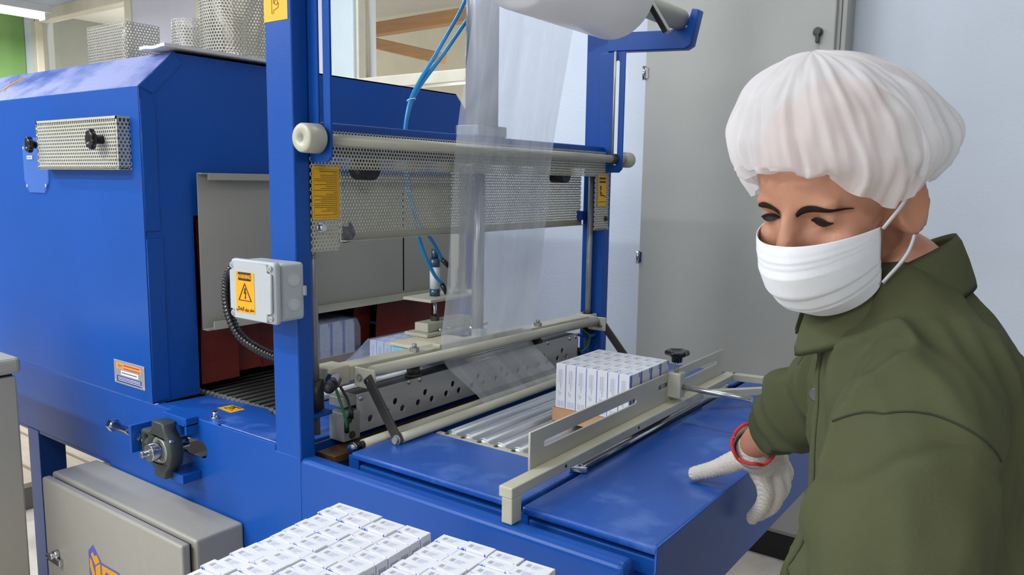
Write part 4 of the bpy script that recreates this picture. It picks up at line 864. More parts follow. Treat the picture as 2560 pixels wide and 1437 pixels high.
# ================================================================== cartons
BW, BL, BH = 0.0285, 0.0512, 0.1085     # narrow side (x), long side (y), height
def carton_mesh():
    mb = MB(); a, b, h = BW/2-0.0002, BL/2-0.0002, BH
    # body with softly folded top flap edges
    mb.box(-a, a, -b, b, 0, h-0.0008, 0)
    mb.add([(-a, -b, h-0.0008), (a, -b, h-0.0008), (a, b, h-0.0008), (-a, b, h-0.0008), (-a+0.0008, -b+0.0008, h), (a-0.0008, -b+0.0008, h), (a-0.0008, b-0.0008, h), (-a+0.0008, b-0.0008, h)],
           [(0, 1, 5, 4), (1, 2, 6, 5), (2, 3, 7, 6), (3, 0, 4, 7), (4, 5, 6, 7)], False, 0)
    e = 0.00012
    # +X long face: blue stripe group at its -Y end, small bar at the +Y end
    for (y0, y1) in ((-b+0.0005, -b+0.0012), (-b+0.0022, -b+0.0078), (-b+0.0092, -b+0.0108), (b-0.0012, b-0.0004)):
        mb.quad((a+e, y0, 0.003), (a+e, y1, 0.003), (a+e, y1, h-0.0012), (a+e, y0, h-0.0012), 1)
    for (y0, y1) in ((-b+0.0022, -b+0.0078), (-b+0.0092, -b+0.0108), (b-0.0062, b-0.003)):
        mb.add([(a+e, y0, h-0.0012), (a+e, y1, h-0.0012), (a-0.0008+e, y1, h+e), (a-0.0008+e, y0, h+e)], [(0, 1, 2, 3)], False, 1)
    mb.quad((a+e, b-0.0062, h-0.012), (a+e, b-0.003, h-0.012), (a+e, b-0.003, h-0.0012), (a+e, b-0.0062, h-0.0012), 1)
    for k in range(12):
        z = 0.018+k*0.0055; mb.quad((a+e, -b+0.020, z), (a+e, b-0.012-(k % 3)*0.004, z), (a+e, b-0.012-(k % 3)*0.004, z+0.0012), (a+e, -b+0.020, z+0.0012), 3)
    # -X long face
    mb.quad((-a-e, b-0.0125, 0.003), (-a-e, b-0.007, 0.003), (-a-e, b-0.007, h-0.0012), (-a-e, b-0.0125, h-0.0012), 1)
    # -Y narrow face: columns of vertical text and the blue edge
    for (x0, z0, z1, mi) in ((-0.0062, 0.062, 0.094, 2), (-0.0038, 0.056, 0.095, 3), (-0.0012, 0.045, 0.095, 2), (0.0010, 0.052, 0.094, 3), (0.0034, 0.060, 0.094, 3), (-0.0066, 0.034, 0.043, 2), (-0.0035, 0.030, 0.040, 2), (-0.001, 0.032, 0.039, 2)):
        z = z0
        while z < z1: zz = min(z1, z+random.uniform(0.003, 0.008)); mb.quad((x0, -b-e, z), (x0+0.0009, -b-e, z), (x0+0.0009, -b-e, zz), (x0, -b-e, zz), mi); z = zz+0.0009
    for x0 in (-0.009, -0.0055, -0.003, 0.0015, 0.004, 0.0075): mb.quad((x0, -b-e, 0.004), (x0+0.0016, -b-e, 0.004), (x0+0.0016, -b-e, 0.018), (x0, -b-e, 0.018), 3)
    mb.quad((a-0.0016, -b-e, 0.001), (a, -b-e, 0.001), (a, -b-e, h-0.001), (a-0.0016, -b-e, h-0.001), 1)
    # +Y narrow face
    for k in range(9): mb.quad((-a+0.004+k*0.0022, b+e, 0.085), (-a+0.005+k*0.0022, b+e, 0.085), (-a+0.005+k*0.0022, b+e, 0.098), (-a+0.004+k*0.0022, b+e, 0.098), 2)
    # top: grey batch-code lines only
    for k in range(6):
        x0 = -0.0045+k*0.0021; L_ = (0.017, 0.014, 0.016, 0.012, 0.010, 0.013)[k]
        mb.quad((x0, -0.006, h+e), (x0+0.0010, -0.006, h+e), (x0+0.0010, -0.006+L_, h+e), (x0, -0.006+L_, h+e), 3)
    for k in range(5):
        x0 = -0.0045+k*0.0021
        mb.quad((x0, -0.0165, h+e), (x0+0.0011, -0.0165, h+e), (x0+0.0011, -0.0085-(k % 2)*0.001, h+e), (x0, -0.0085-(k % 2)*0.001, h+e), 2)
    me = D.meshes.new('carton'); me.from_pydata(mb.v, [], mb.f); me.polygons.foreach_set('material_index', mb.mi); me.update()
    for m in (CARD, BLUEPRINT, GREYPRINT, PALEPRINT): me.materials.append(m)
    return me
CM = carton_mesh()
ORD = ['first', 'second', 'third', 'fourth', 'fifth', 'sixth', 'seventh', 'eighth', 'ninth', 'tenth', 'eleventh', 'twelfth', 'thirteenth', 'fourteenth']
def carton(x, y, z, rz, label, group, parent=None, tilt=(0, 0)):
    o = D.objects.new('medicine_carton', CM); COL.objects.link(o); o.location = (x, y, z); o.rotation_euler = (tilt[0], tilt[1], rz)
    if parent: o.parent = parent; o.location = Vector((x, y, z))-world_loc(parent)
    else: tag(o, label, 'carton', group)
    return o
# block on the roller bed: 7 x 4 in a kraft tray
def tray(name, x0, x1, y0, y1, z0, h, parent=None):
    e_ = empty(name, ((x0+x1)/2, (y0+y1)/2, z0)) if parent is None else parent
    t_ = 0.0015
    MB().box(x0, x1, y0, y1, z0, z0+t_).build('tray_base', KRAFT, e_)
    MB().box(x0, x1, y0, y0+t_, z0+t_, z0+h).build('tray_wall', KRAFT, e_); MB().box(x0, x1, y1-t_, y1, z0+t_, z0+h).build('tray_wall', KRAFT, e_)
    MB().box(x0, x0+t_, y0+t_, y1-t_, z0+t_, z0+h).build('tray_wall', KRAFT, e_); MB().box(x1-t_, x1, y0+t_, y1-t_, z0+t_, z0+h).build('tray_wall', KRAFT, e_)
    return e_
BX0, BY0, BZ = -1.0035, 1.567, 0.9275
e = tray('carton_tray', BX0-0.005, BX0+7*BW+0.006, BY0-0.005, BY0+4*BL+0.007, 0.926, 0.033)
tag(e, 'low brown cardboard tray under the cartons on the roller bed', 'tray')
for i in range(7):
    for j in range(4):
        carton(BX0+BW*(i+0.5), BY0+BL*(j+0.5)+0.0008, BZ+0.0328*0+random.uniform(0, 0.0004), 0, 'striped carton on roller bed, %s from left, %s row from the camera' % (ORD[i], ORD[j]), 'cartons in the tray on the roller bed').location.z += 0.0315
# spacer board inside the tray so that the cartons stand proud of it
MB().box(BX0-0.003, BX0+7*BW+0.004, BY0-0.003, BY0+4*BL+0.005, 0.9276, 0.9585).build('tray_liner', KRAFT, e)
# foreground cartons on the packing table
TZ = 0.844
PT = empty('packing_table', (-0.8, 0.62, 0), 'small steel packing table under the foreground cartons', 'table')
MB().box(-1.02, -0.575, 0.36, 0.885, TZ-0.02, TZ-0.001).build('table_top', STEEL_DULL, PT, 0.003)
for (x, y) in ((-1.0, 0.38), (-0.625, 0.38), (-1.0, 0.835), (-0.625, 0.835)): MB().box(x, x+0.03, y, y+0.03, 0, TZ-0.02).build('leg', STEEL_DULL, PT, 0.002)
def inview(p):
    d_ = Vector(p)-Vector((0, 0, 1.5)); zc = d_.dot(_f); 
    if zc < 0.05: return False
    u_ = 1280+1964*d_.dot(_r)/zc; v_ = 718.5+1964*d_.dot(_d)/zc
    return -60 < u_ < 2620 and v_ < 1490
def fg_block(x0, y0, ang, rows, cols, label, group, gap=None):
    ca, sa = math.cos(ang), math.sin(ang)
    for j in range(rows):
        for i in range(cols):
            lx = BL*0.97*(i+0.5)+random.uniform(-0.0006, 0.0006)+(0.0012 if (i+j) % 3 == 0 else 0); ly = -(BW*0.863)*(j+0.5)+random.uniform(-0.0004, 0.0004)
            px, py = x0+lx*ca-ly*sa, y0+lx*sa+ly*ca
            dz = random.choice([0, 0, 0.0005, 0.002, 0.0035])
            if not inview((px, py-0.01, TZ+BH)): continue
            o = carton(px, py, TZ+dz, ang-math.pi/2, label % (ORD[i], ORD[j]), group)
            o.scale = (0.855, 0.96, 1)
fg_block(-0.984, 0.862, 0.055, 14, 4, 'white carton, %s from left in %s row from the beam, left foreground block', 'cartons in the left foreground block')
fg_block(-0.767, 0.882, 0.075, 9, 4, 'white carton, %s from left in %s row from the beam, right foreground block', 'cartons in the right foreground block')

# ---- film-wrapped packs behind the jaw
wrap = D.materials.new('shrink_film'); wrap.use_nodes = True
nt = wrap.node_tree; N = nt.nodes; L = nt.links
tr_ = N.new('ShaderNodeBsdfTransparent'); tr_.inputs['Color'].default_value = (0.9, 0.93, 1.0, 1); gl_ = N['Principled BSDF']; gl_.inputs['Base Color'].default_value = (0.62, 0.70, 0.9, 1); gl_.inputs['Roughness'].default_value = 0.15
nz = N.new('ShaderNodeTexNoise'); nz.inputs['Scale'].default_value = 9; mr = N.new('ShaderNodeMapRange'); mr.inputs['To Min'].default_value = 0.10; mr.inputs['To Max'].default_value = 0.38
L.new(nz.outputs['Fac'], mr.inputs['Value']); ms = N.new('ShaderNodeMixShader'); L.new(mr.outputs['Result'], ms.inputs['Fac']); L.new(tr_.outputs[0], ms.inputs[1]); L.new(gl_.outputs[0], ms.inputs[2]); L.new(ms.outputs[0], N['Material Output'].inputs['Surface'])
def pack(x0, y0, z0, nx, ny, label, sleeve):
    e_ = empty('wrapped_pack', (x0+nx*BW/2, y0+ny*BL/2, z0), label, 'wrapped pack', 'film-wrapped packs of cartons')
    tray('t', x0-0.004, x0+nx*BW+0.004, y0-0.004, y0+ny*BL+0.004, z0, 0.03, e_)
    MB().box(x0-0.002, x0+nx*BW+0.002, y0-0.002, y0+ny*BL+0.002, z0+0.002, z0+0.0285).build('tray_liner', KRAFT, e_)
    for i in range(nx):
        for j in range(ny):
            carton(x0+BW*(i+0.5), y0+BL*(j+0.5), z0+0.029, 0, None, None, e_)
    xa, xb, ya, yb, zb = x0-0.007, x0+nx*BW+0.007, y0-0.007, y0+ny*BL+0.007, z0+0.029+BH+0.004
    mb = MB(); n = 10; pr_ = []
    s_ = sleeve
    pts = [(xa, z0+0.002), (xa, zb-0.006), (xa+0.006, zb), (xb-0.006, zb), (xb, zb-0.006), (xb, z0+0.002)]
    ys = [ya-s_, ya-s_*0.5, ya, (ya+yb)/2, yb, yb+s_*0.4]
    vs = []
    for y in ys:
        k_ = (max(0, ya-y)+max(0, y-yb))/max(s_, 1e-6)
        for (x, z) in pts: vs.append((x, y, z0+0.002+(z-z0-0.002)*(1-0.45*k_)+0.006*math.sin(y*60+x*40)*k_))
    m_ = len(pts); fs = [(i*m_+k, i*m_+k+1, (i+1)*m_+k+1, (i+1)*m_+k) for i in range(len(ys)-1) for k in range(m_-1)]
    mb.add(vs, fs, True); mb.build('shrink_wrap', wrap, e_)
pack(-2.08, 1.520, 0.9175, 7, 4, 'film-wrapped pack of striped cartons entering the tunnel mouth', 0.03)
pack(-1.612, 1.535, 0.9130, 5, 4, 'film-wrapped white pack lying under the blue foam press pad', 0.10)

# ================================================================== operator
from mathutils import noise as mnoise
from mathutils.bvhtree import BVHTree
PA = math.radians(36.005)
PO = Vector((0.47, 0.93, 0.0))                              # figure origin on the floor, in its own turned frame
def fig_world(l):
    return Vector((math.cos(PA)*l[0]-math.sin(PA)*l[1], math.sin(PA)*l[0]+math.cos(PA)*l[1], l[2]))
PERS = empty('person', fig_world(PO), 'operator in olive shirt, white bouffant cap and mask leaning on the table end', 'person')
PERS.rotation_euler = (0, 0, PA)
def lp(p): return Vector(p)-PO                              # figure frame -> person-local
def wl(p):                                                  # world -> person-local
    p = Vector(p); c, s = math.cos(PA), math.sin(PA)
    return Vector((c*p.x+s*p.y, -s*p.x+c*p.y, p.z))-PO
HC = Vector((0.369, 0.909, 1.513)); HF = Vector((-0.7641, -0.5252, -0.3746)); HL = Vector((0.5773, -0.8158, -0.0340)); HU = Vector((-0.2878, -0.2422, 0.9266))
def hp(x, y, z): return HC+HF*x+HL*y+HU*z-PO

TF = Vector((-0.94, 0.34, 0)); TL = Vector((-0.34, -0.94, 0)); TC = Vector((0.50, 0.93, 0))      # trunk facing, its left, its axis
def trunk(u, af, ab, w_, n=41, dx=0.0):
    out = []
    for t in np.linspace(0, 2*math.pi, n)[:-1]:
        c, s_ = math.cos(t), math.sin(t); a_ = af if c > 0 else ab
        out.append(TC-PO+TF*(a_*c*(abs(c)**-0.12 if abs(c) > 0.05 else 1)+dx)+TL*w_*s_+Vector((0, 0, u)))
    return out
SKIN = mat('skin', '#b48066', 0.5, var=0.05, vscale=25, sss=0.08, bump=0.05, bscale=300)
OLIVE = mat('olive_cotton_shirt', '#4b4f37', 0.9, var=0.07, vscale=9, bump=0.35, bscale=900, spec=0.2)
CAPM = D.materials.new('white_nonwoven_cap'); CAPM.use_nodes = True
nt = CAPM.node_tree; N = nt.nodes; L = nt.links; pb = N['Principled BSDF']; pb.inputs['Base Color'].default_value = (0.86, 0.86, 0.88, 1); pb.inputs['Roughness'].default_value = 0.8
tl = N.new('ShaderNodeBsdfTranslucent'); tl.inputs['Color'].default_value = (0.85, 0.85, 0.87, 1); tr_ = N.new('ShaderNodeBsdfTransparent')
tcn = N.new('ShaderNodeTexCoord'); nz = N.new('ShaderNodeTexNoise'); nz.inputs['Scale'].default_value = 18; L.new(tcn.outputs['Object'], nz.inputs['Vector'])
mr = N.new('ShaderNodeMapRange'); mr.inputs['To Min'].default_value = 0.14; mr.inputs['To Max'].default_value = 0.46; L.new(nz.outputs['Fac'], mr.inputs['Value'])
a1 = N.new('ShaderNodeMixShader'); a1.inputs['Fac'].default_value = 0.3; L.new(pb.outputs[0], a1.inputs[1]); L.new(tl.outputs[0], a1.inputs[2])
a2 = N.new('ShaderNodeMixShader'); L.new(mr.outputs['Result'], a2.inputs['Fac']); L.new(a1.outputs[0], a2.inputs[1]); L.new(tr_.outputs[0], a2.inputs[2]); L.new(a2.outputs[0], N['Material Output'].inputs['Surface'])
MASKM = mat('white_mask_fabric', '#dfe1e6', 0.75, var=0.02, vscale=40, bump=0.15, bscale=700, sss=0.0)
HAIR = mat('dark_hair', '#2a211c', 0.95, spec=0.1, var=0.2, vscale=80)
GLOVE = mat('white_knit_cotton', '#cfc9bf', 0.9, var=0.05, vscale=40, spec=0.2, col2='#9a9186', c2scale=18, c2lo=0.62, c2hi=0.9)
# knit ribs on the gloves
gn = GLOVE.node_tree; gb = gn.nodes['Principled BSDF']; gw = gn.nodes.new('ShaderNodeTexWave'); gw.inputs['Scale'].default_value = 95; gw.inputs['Distortion'].default_value = 1.2; gw.wave_type = 'BANDS'; gw.bands_direction = 'DIAGONAL'
gt = gn.nodes.new('ShaderNodeTexCoord'); gn.links.new(gt.outputs['Object'], gw.inputs['Vector']); gbp = gn.nodes.new('ShaderNodeBump'); gbp.inputs['Strength'].default_value = 0.5; gbp.inputs['Distance'].default_value = 0.002
gn.links.new(gw.outputs['Fac'], gbp.inputs['Height']); gn.links.new(gbp.outputs['Normal'], gb.inputs['Normal'])

def ploop(mb, rings, cap=True):
    """rings: lists of points with equal length -> closed loft"""
    n = len(rings[0]); vs = [p for r in rings for p in r]; fs = []
    for i in range(len(rings)-1):
        for k in range(n): fs.append((i*n+k, i*n+(k+1) % n, (i+1)*n+(k+1) % n, (i+1)*n+k))
    if cap: fs += [tuple(reversed(range(n))), tuple(range((len(rings)-1)*n, len(rings)*n))]
    mb.add(vs, fs, True)
def limb(mb, pts, n=20):
    """pts: (point, radius) -> smooth tapered tube with rounded ends"""
    P = [Vector(p) for p, r in pts]; Rr = [r for p, r in pts]
    Q = smooth_path(P, 6); m = len(Q); RR_ = []
    for i in range(m):
        t = i/6; k = min(int(t), len(Rr)-2); f = t-k; f = f*f*(3-2*f); RR_.append(Rr[k]*(1-f)+Rr[k+1]*f)
    mb.tube(Q, 0.01, n, rf=lambda i: RR_[i])
    mb.sphere(P[0], Rr[0]*0.995, 16, 10); mb.sphere(P[-1], Rr[-1]*0.995, 16, 10)
def ellip(mb, c, ax, ay, az, n=24, m=16):
    c = Vector(c); vs = []; fs = []
    for i in range(m+1):
        th = math.pi*i/m
        for k in range(n):
            a = 2*math.pi*k/n; vs.append(c+ax*math.sin(th)*math.cos(a)+ay*math.sin(th)*math.sin(a)+az*math.cos(th))
    for i in range(m):
        for k in range(n): fs.append((i*n+k, (i+1)*n+k, (i+1)*n+(k+1) % n, i*n+(k+1) % n))
    mb.add(vs, fs, True)
def remeshed(name, mb, voxel, smooth=4, disp=None):
    me = mb.mesh(name+'_raw'); o = D.objects.new('tmp', me); COL.objects.link(o)
    md = o.modifiers.new('r', 'REMESH'); md.mode = 'VOXEL'; md.voxel_size = voxel
    dg = bpy.context.evaluated_depsgraph_get(); dg.update(); m2 = D.meshes.new_from_object(o.evaluated_get(dg)); D.objects.remove(o); D.meshes.remove(me)
    bm = bmesh.new(); bm.from_mesh(m2)
    for _ in range(smooth): bmesh.ops.smooth_vert(bm, verts=bm.verts, factor=0.5, use_axis_x=True, use_axis_y=True, use_axis_z=True)
    if disp:
        bm.normal_update()
        moves = [(v, v.co+disp(v.co, v.normal)) for v in bm.verts]
        for v, c in moves: v.co = c
        bmesh.ops.smooth_vert(bm, verts=bm.verts, factor=0.3, use_axis_x=True, use_axis_y=True, use_axis_z=True)
    for f in bm.faces: f.smooth = True
    bm.to_mesh(m2); bm.free(); m2.name = name
    return m2
def child(name, me, mats, label=None):
    o = D.objects.new(name, me); COL.objects.link(o); o.parent = PERS
    me.materials.clear()
    for m in mats: me.materials.append(m)
    if label: o['label'] = label
    return o
def pbuild(name, mb, m, label=None, thick=0.0):
    o = child(name, mb.mesh(name), [m], label)
    if thick: s = o.modifiers.new('thickness', 'SOLIDIFY'); s.thickness = thick; s.offset = 0
    return o

# ---- body: one continuous surface (head, neck, trunk, arms, legs)
b = MB()
ellip(b, hp(0.0, 0, 0.018), HF*0.097, HL*0.077, HU*0.092)                 # skull
ellip(b, hp(0.028, 0, -0.035), HF*0.066, HL*0.0615, HU*0.078)              # face
ellip(b, hp(0.050, 0, -0.100), HF*0.045, HL*0.046, HU*0.040)              # jaw and chin
ellip(b, hp(0.078, 0, -0.002), HF*0.018, HL*0.052, HU*0.013)              # brow ridge
for s in (-1, 1):
    ellip(b, hp(0.064, s*0.040, -0.050), HF*0.025, HL*0.021, HU*0.022)    # cheek bones
    ellip(b, hp(0.0765, s*0.0325, -0.0195), HF*0.0125, HL*0.0145, HU*0.0105)  # eye lids
    ellip(b, hp(-0.012, s*0.071, -0.036), HF*0.019+HL*s*(-0.004), HL*s*0.015-HF*0.003, HU*0.033)   # ears
limb(b, [(hp(0.094, 0, -0.012), 0.0085), (hp(0.106, 0, -0.040), 0.0105), (hp(0.112, 0, -0.058), 0.0125)], 14)
ellip(b, hp(0.1, 0, -0.064), HF*0.014, HL*0.018, HU*0.009)
limb(b, [(hp(-0.022, 0, -0.06), 0.058), (hp(-0.045, 0, -0.125), 0.057), (lp((0.472, 0.945, 1.38)), 0.062), (lp((0.475, 0.945, 1.33)), 0.07)])
ploop(b, [trunk(u, f_, k_, w_, 25) for (u, f_, k_, w_) in ((1.30, 0.09, 0.08, 0.13), (1.2, 0.11, 0.09, 0.145), (1.05, 0.10, 0.09, 0.14), (0.9, 0.10, 0.10, 0.15), (0.82, 0.10, 0.10, 0.15))])
limb(b, [(lp((0.45, 0.80, 1.285)), 0.05), (lp((0.40, 0.755, 1.18)), 0.044), (lp((0.388, 0.75, 1.05)), 0.04), (lp((0.33, 0.76, 0.965)), 0.036), (lp((0.25, 0.80, 0.93)), 0.029)])
RW = wl((-0.466, 1.424, 1.018))
limb(b, [(lp((0.545, 1.075, 1.295)), 0.05), (lp((0.535, 1.18, 1.215)), 0.044), (lp((0.525, 1.265, 1.155)), 0.040), (lp((0.490, 1.35, 1.088)), 0.036), (RW+Vector((0.006, -0.02, 0.018)), 0.030), (RW, 0.028)])
for s in (-1, 1):
    limb(b, [(lp((0.50-s*0.025, 0.94+s*0.08, 0.85)), 0.085), (lp((0.48, 0.945+s*0.085, 0.5)), 0.062), (lp((0.50, 0.945+s*0.09, 0.48)), 0.058), (lp((0.52, 0.945+s*0.095, 0.10)), 0.042)])
    ellip(b, lp((0.475, 0.945+s*0.10, 0.055)), Vector((0.12, 0, 0)), Vector((0, 0.042, 0)), Vector((0, 0, 0.045)))
def face_disp(co, n):
    d = Vector((0, 0, 0))
    for s in (-1, 1):
        q = co-hp(0.086, s*0.017, -0.020); d -= HF*0.010*math.exp(-q.length_squared/(2*0.010**2))          # inner eye hollow
        q = co-hp(0.088, s*0.034, -0.010); d -= HF*0.003*math.exp(-q.length_squared/(2*0.006**2))
        q = co-hp(0.080, s*0.036, -0.037); d -= HF*0.004*math.exp(-q.length_squared/(2*0.008**2))
        q = co-hp(-0.006, s*0.088, -0.036); d -= HL*s*0.006*math.exp(-q.length_squared/(2*0.009**2))           # ear bowl
    for zz in (0.018, 0.028): 
        q = co-hp(0.095, 0.02, zz); d -= HF*0.0014*math.exp(-(q.dot(HU)**2)/(2*0.0022**2))*math.exp(-q.length_squared/(2*0.03**2))
    return d
for s in (-1, 1):                                            # ear rims
    b.tube([hp(-0.012, s*0.080, -0.036)+(HF*0.0185-HL*s*0.004)*math.cos(a_)+HL*s*0.006*abs(math.sin(a_))*0+HU*0.031*math.sin(a_) for a_ in np.linspace(0, 2*math.pi, 29)[:-1]], 0.0055, 10, closed=True)
body_o = child('body', remeshed('body', b, 0.0048, 2, face_disp), [SKIN])
_bb = BVHTree.FromPolygons([v.co.copy() for v in body_o.data.vertices], [tuple(p.vertices) for p in body_o.data.polygons])
def on_face(y, z, off=0.0):
    h = _bb.ray_cast(hp(0.2, y, z), -HF)
    return (h[0]+(h[1]+HF*0.3)*off) if h[0] is not None else hp(0.09, y, z)
for s in (-1, 1):
    # half-closed eye: dark almond between the lids, lash line above it
    eb = MB(); nn = 18; up = []; dn_ = []
    for k in range(nn+1):
        t = k/nn; y = s*(0.0205+0.024*t); arch = math.sin(math.pi*t)
        up.append(on_face(y, -0.0205+0.0044*arch-0.0015*t, 0.0012)); dn_.append(on_face(y, -0.0208-0.0030*arch-0.0012*t, 0.0012))
    eb.add(up+dn_, [(k, k+1, nn+2+k, nn+1+k) for k in range(nn)], True); pbuild('eye', eb, mat('dark_eye', '#1d1411', 0.35))
    la = MB(); la.tube([p+HU*0.0006+HF*0.0006 for p in up], 0.0012, 6, rf=lambda i: 0.0005+0.0014*math.sin(math.pi*min(1, (i+3)/(nn+3)))); pbuild('eyelash', la, HAIR)
    # eyebrow: thin tapering ribbon lying on the brow
    br = MB(); m_ = 26; vs = []; rows = [[], [], []]
    for k in range(m_+1):
        t = k/m_; y = s*(0.0095+0.046*t); zc_ = -0.0105+0.0100*math.sin(math.pi*min(1, t*0.95)**0.8)-0.003*t
        hh = (0.0037*(1-t**2.2)**0.7*(0.55+0.45*min(1, t*5))+0.0004)
        for j, (dz_, of_) in enumerate(((-hh, 0.0012), (0, 0.0026), (hh, 0.0012))): rows[j].append(on_face(y, zc_+dz_, of_))
    for _ in range(6):
        rows = [[r_[0]]+[(r_[k-1]+r_[k]*2+r_[k+1])/4 for k in range(1, m_)]+[r_[-1]] for r_ in rows]
    for k in range(m_+1): vs += [rows[0][k], rows[1][k], rows[2][k]]
    br.add(vs, [(3*k+j, 3*k+j+1, 3*k+j+4, 3*k+j+3) for k in range(m_) for j in (0, 1)], True); pbuild('eyebrow', br, HAIR)
# short dark hair at temple and nape, below the cap
hb_ = MB()
ellip(hb_, hp(-0.028, 0, 0.014), HF*0.0765, HL*0.0785, HU*0.080)
me_h = remeshed('hair', hb_, 0.006, 2); pbuild_ = child('hair', me_h, [mat('cropped_greying_hair', '#6d5f56', 0.8, var=0.2, vscale=120)])

# ---- bouffant cap
def cap_mesh():
    nth, nt_ = 240, 44; vs = []; fs = []
    for i in range(nt_+1):
        t = i/nt_
        for k in range(nth):
            th = 2*math.pi*k/nth; c, s = math.cos(th), math.sin(th)
            # elastic rim on the head
            rx, ry = (0.100 if c > 0 else 0.112), 0.088
            zr = 0.042*max(0, c)**1.2-0.030*math.exp(-((abs(th if th < math.pi else th-2*math.pi)-1.20)/0.50)**2)-0.046*max(0, -c)
            ruff = 0.0045*math.sin(th*17+1.3*math.sin(th*5))+0.002*math.sin(th*31)
            rim = Vector((rx*c, ry*s, zr))
            Rx, Ry, Rz = (0.118 if c > 0 else 0.142), 0.112, 0.101
            a = (t-0.16)/0.84*math.pi/2
            lo = Vector((-0.008, 0, 0.044+0.022*max(0, c)-0.034*max(0, -c)))
            if t < 0.16:
                u = t/0.16; edge = lo+Vector((Rx*c, Ry*s, -0.012)); p = rim.lerp(edge, math.sin(u*math.pi/2)**0.8); p.z += -0.010*math.sin(u*math.pi)*(0.4+0.6*abs(s))
            else:
                ap = Vector((0.012, 0, 0.044)); k_ = math.cos(a)**0.92
                p = ap+(lo-ap)*k_+Vector((Rx*c*k_, Ry*s*k_, Rz*math.sin(a)-0.012*math.cos(a)))
            w_ = (1-t)**0.7
            pl = 0.0020*math.sin(th*29+2*math.sin(3*th)+4*t)+0.0014*math.sin(th*53+9*t)+0.0025*math.sin(th*9+6*t); w_ *= max(0.0, 1-max(0, (t-0.55)/0.4))
            d = Vector((c, s, 0.2)); p = p+d*(pl*w_ + (ruff if t < 0.05 else ruff*0.5 if t < 0.1 else 0))
            p += d*0.006*mnoise.noise(Vector((c*3, s*3, t*5)))+d*0.004*mnoise.noise(Vector((c*9, s*9, t*4)))
            p.z += (0.003*math.sin(th*14) if t < 0.06 else 0)
            vs.append(hp(p.x, p.y, p.z))
    for i in range(nt_):
        for k in range(nth): fs.append((i*nth+k, i*nth+(k+1) % nth, (i+1)*nth+(k+1) % nth, (i+1)*nth+k))
    mb = MB(); mb.add(vs, fs, True); return mb
pbuild('bouffant_cap', cap_mesh(), CAPM, 'white pleated bouffant cap')
# ---- face mask with pleats and ear loops
def mask_pt(s, t):
    prof = [(0.0, 0.1150, -0.036), (0.12, 0.1225, -0.052), (0.32, 0.1290, -0.072), (0.55, 0.1240, -0.096), (0.8, 0.111, -0.124), (1.0, 0.086, -0.141)]
    for (a, b_) in zip(prof, prof[1:]):
        if t <= b_[0]: f = (t-a[0])/(b_[0]-a[0]); xc = a[1]+(b_[1]-a[1])*f; zc = a[2]+(b_[2]-a[2])*f; break
    xs = 0.030+0.006*t; ys = 0.0675-0.006*t; zs = -0.044-0.068*t
    w_ = abs(s)**1.7; cs = math.cos(math.pi/2*s*0.98)**1.22
    x = xs+(xc-xs)*cs; y = math.copysign(ys*math.sin(math.pi/2*abs(s))**0.92, s); z = zc*(1-w_)+zs*w_
    x += 0.003*max(0, 0.25-abs(abs(s)-0.1))*4*0.3
    # pleat steps
    st_ = 0.0
    for (tp, hh) in ((0.08, 0.0012), (0.15, 0.0016), (0.22, 0.0014), (0.60, 0.0035), (0.76, 0.003)):
        u = (t-tp+0.05*(1-math.cos(math.pi*s))*0.2)/0.022; st_ += -hh/(1+math.exp(-u*3)) if abs(u) < 12 else (-hh if u > 0 else 0)
    k = 1-0.5*abs(s)
    return hp(x+(st_+0.004)*k, y*(1+(st_+0.003)*1.2), z)
mk = MB(); ns, ntt = 48, 90
vs = [mask_pt(-1+2*i/ns, j/ntt) for j in range(ntt+1) for i in range(ns+1)]
fs = [(j*(ns+1)+i, j*(ns+1)+i+1, (j+1)*(ns+1)+i+1, (j+1)*(ns+1)+i) for j in range(ntt) for i in range(ns)]
mk.add(vs, fs, True); mko = pbuild('face_mask', mk, MASKM, 'white pleated surgical face mask', 0.0012)
for s in (-1, 1):
    for (p, q, r_) in (((0.033, 0.0705, -0.046), (0.012, 0.086, -0.02), (-0.006, 0.088, 0.002)), ((0.037, 0.0655, -0.110), (0.008, 0.080, -0.085), (-0.022, 0.079, -0.058))):
        Q = smooth_path([hp(p[0], s*p[1], p[2]), hp(q[0], s*q[1], q[2]), hp(r_[0], s*r_[1], r_[2])], 8)
        rb = MB(); vs = []
        for i, c_ in enumerate(Q):
            dd = (Q[min(i+1, len(Q)-1)]-Q[max(i-1, 0)]).normalized(); wd = dd.cross(HL).normalized()*0.003; vs += [c_-wd, c_+wd]
        rb.add(vs, [(2*i, 2*i+1, 2*i+3, 2*i+2) for i in range(len(Q)-1)], True); o_ = pbuild('ear_loop', rb, MASKM, None, 0.0012)

# ---- olive shirt: one surface over trunk and sleeves
sb = MB()
ploop(sb, [trunk(*r_) for r_ in ((0.78, 0.150, 0.15, 0.19), (0.92, 0.138, 0.14, 0.19), (1.03, 0.128, 0.13, 0.185), (1.12, 0.120, 0.122, 0.185), (1.19, 0.120, 0.116, 0.18), (1.26, 0.122, 0.110, 0.17), (1.31, 0.115, 0.100, 0.150, 41, 0.004), (1.355, 0.098, 0.082, 0.115, 41, 0.016), (1.39, 0.076, 0.062, 0.085, 41, 0.030), (1.41, 0.064, 0.050, 0.066, 41, 0.038))])
limb(sb, [(lp((0.455, 0.825, 1.290)), 0.074), (lp((0.415, 0.775, 1.250)), 0.080), (lp((0.398, 0.757, 1.19)), 0.080), (lp((0.392, 0.750, 1.11)), 0.077), (lp((0.382, 0.750, 1.04)), 0.071), (lp((0.335, 0.765, 0.975)), 0.058), (lp((0.275, 0.79, 0.94)), 0.046)], 28)
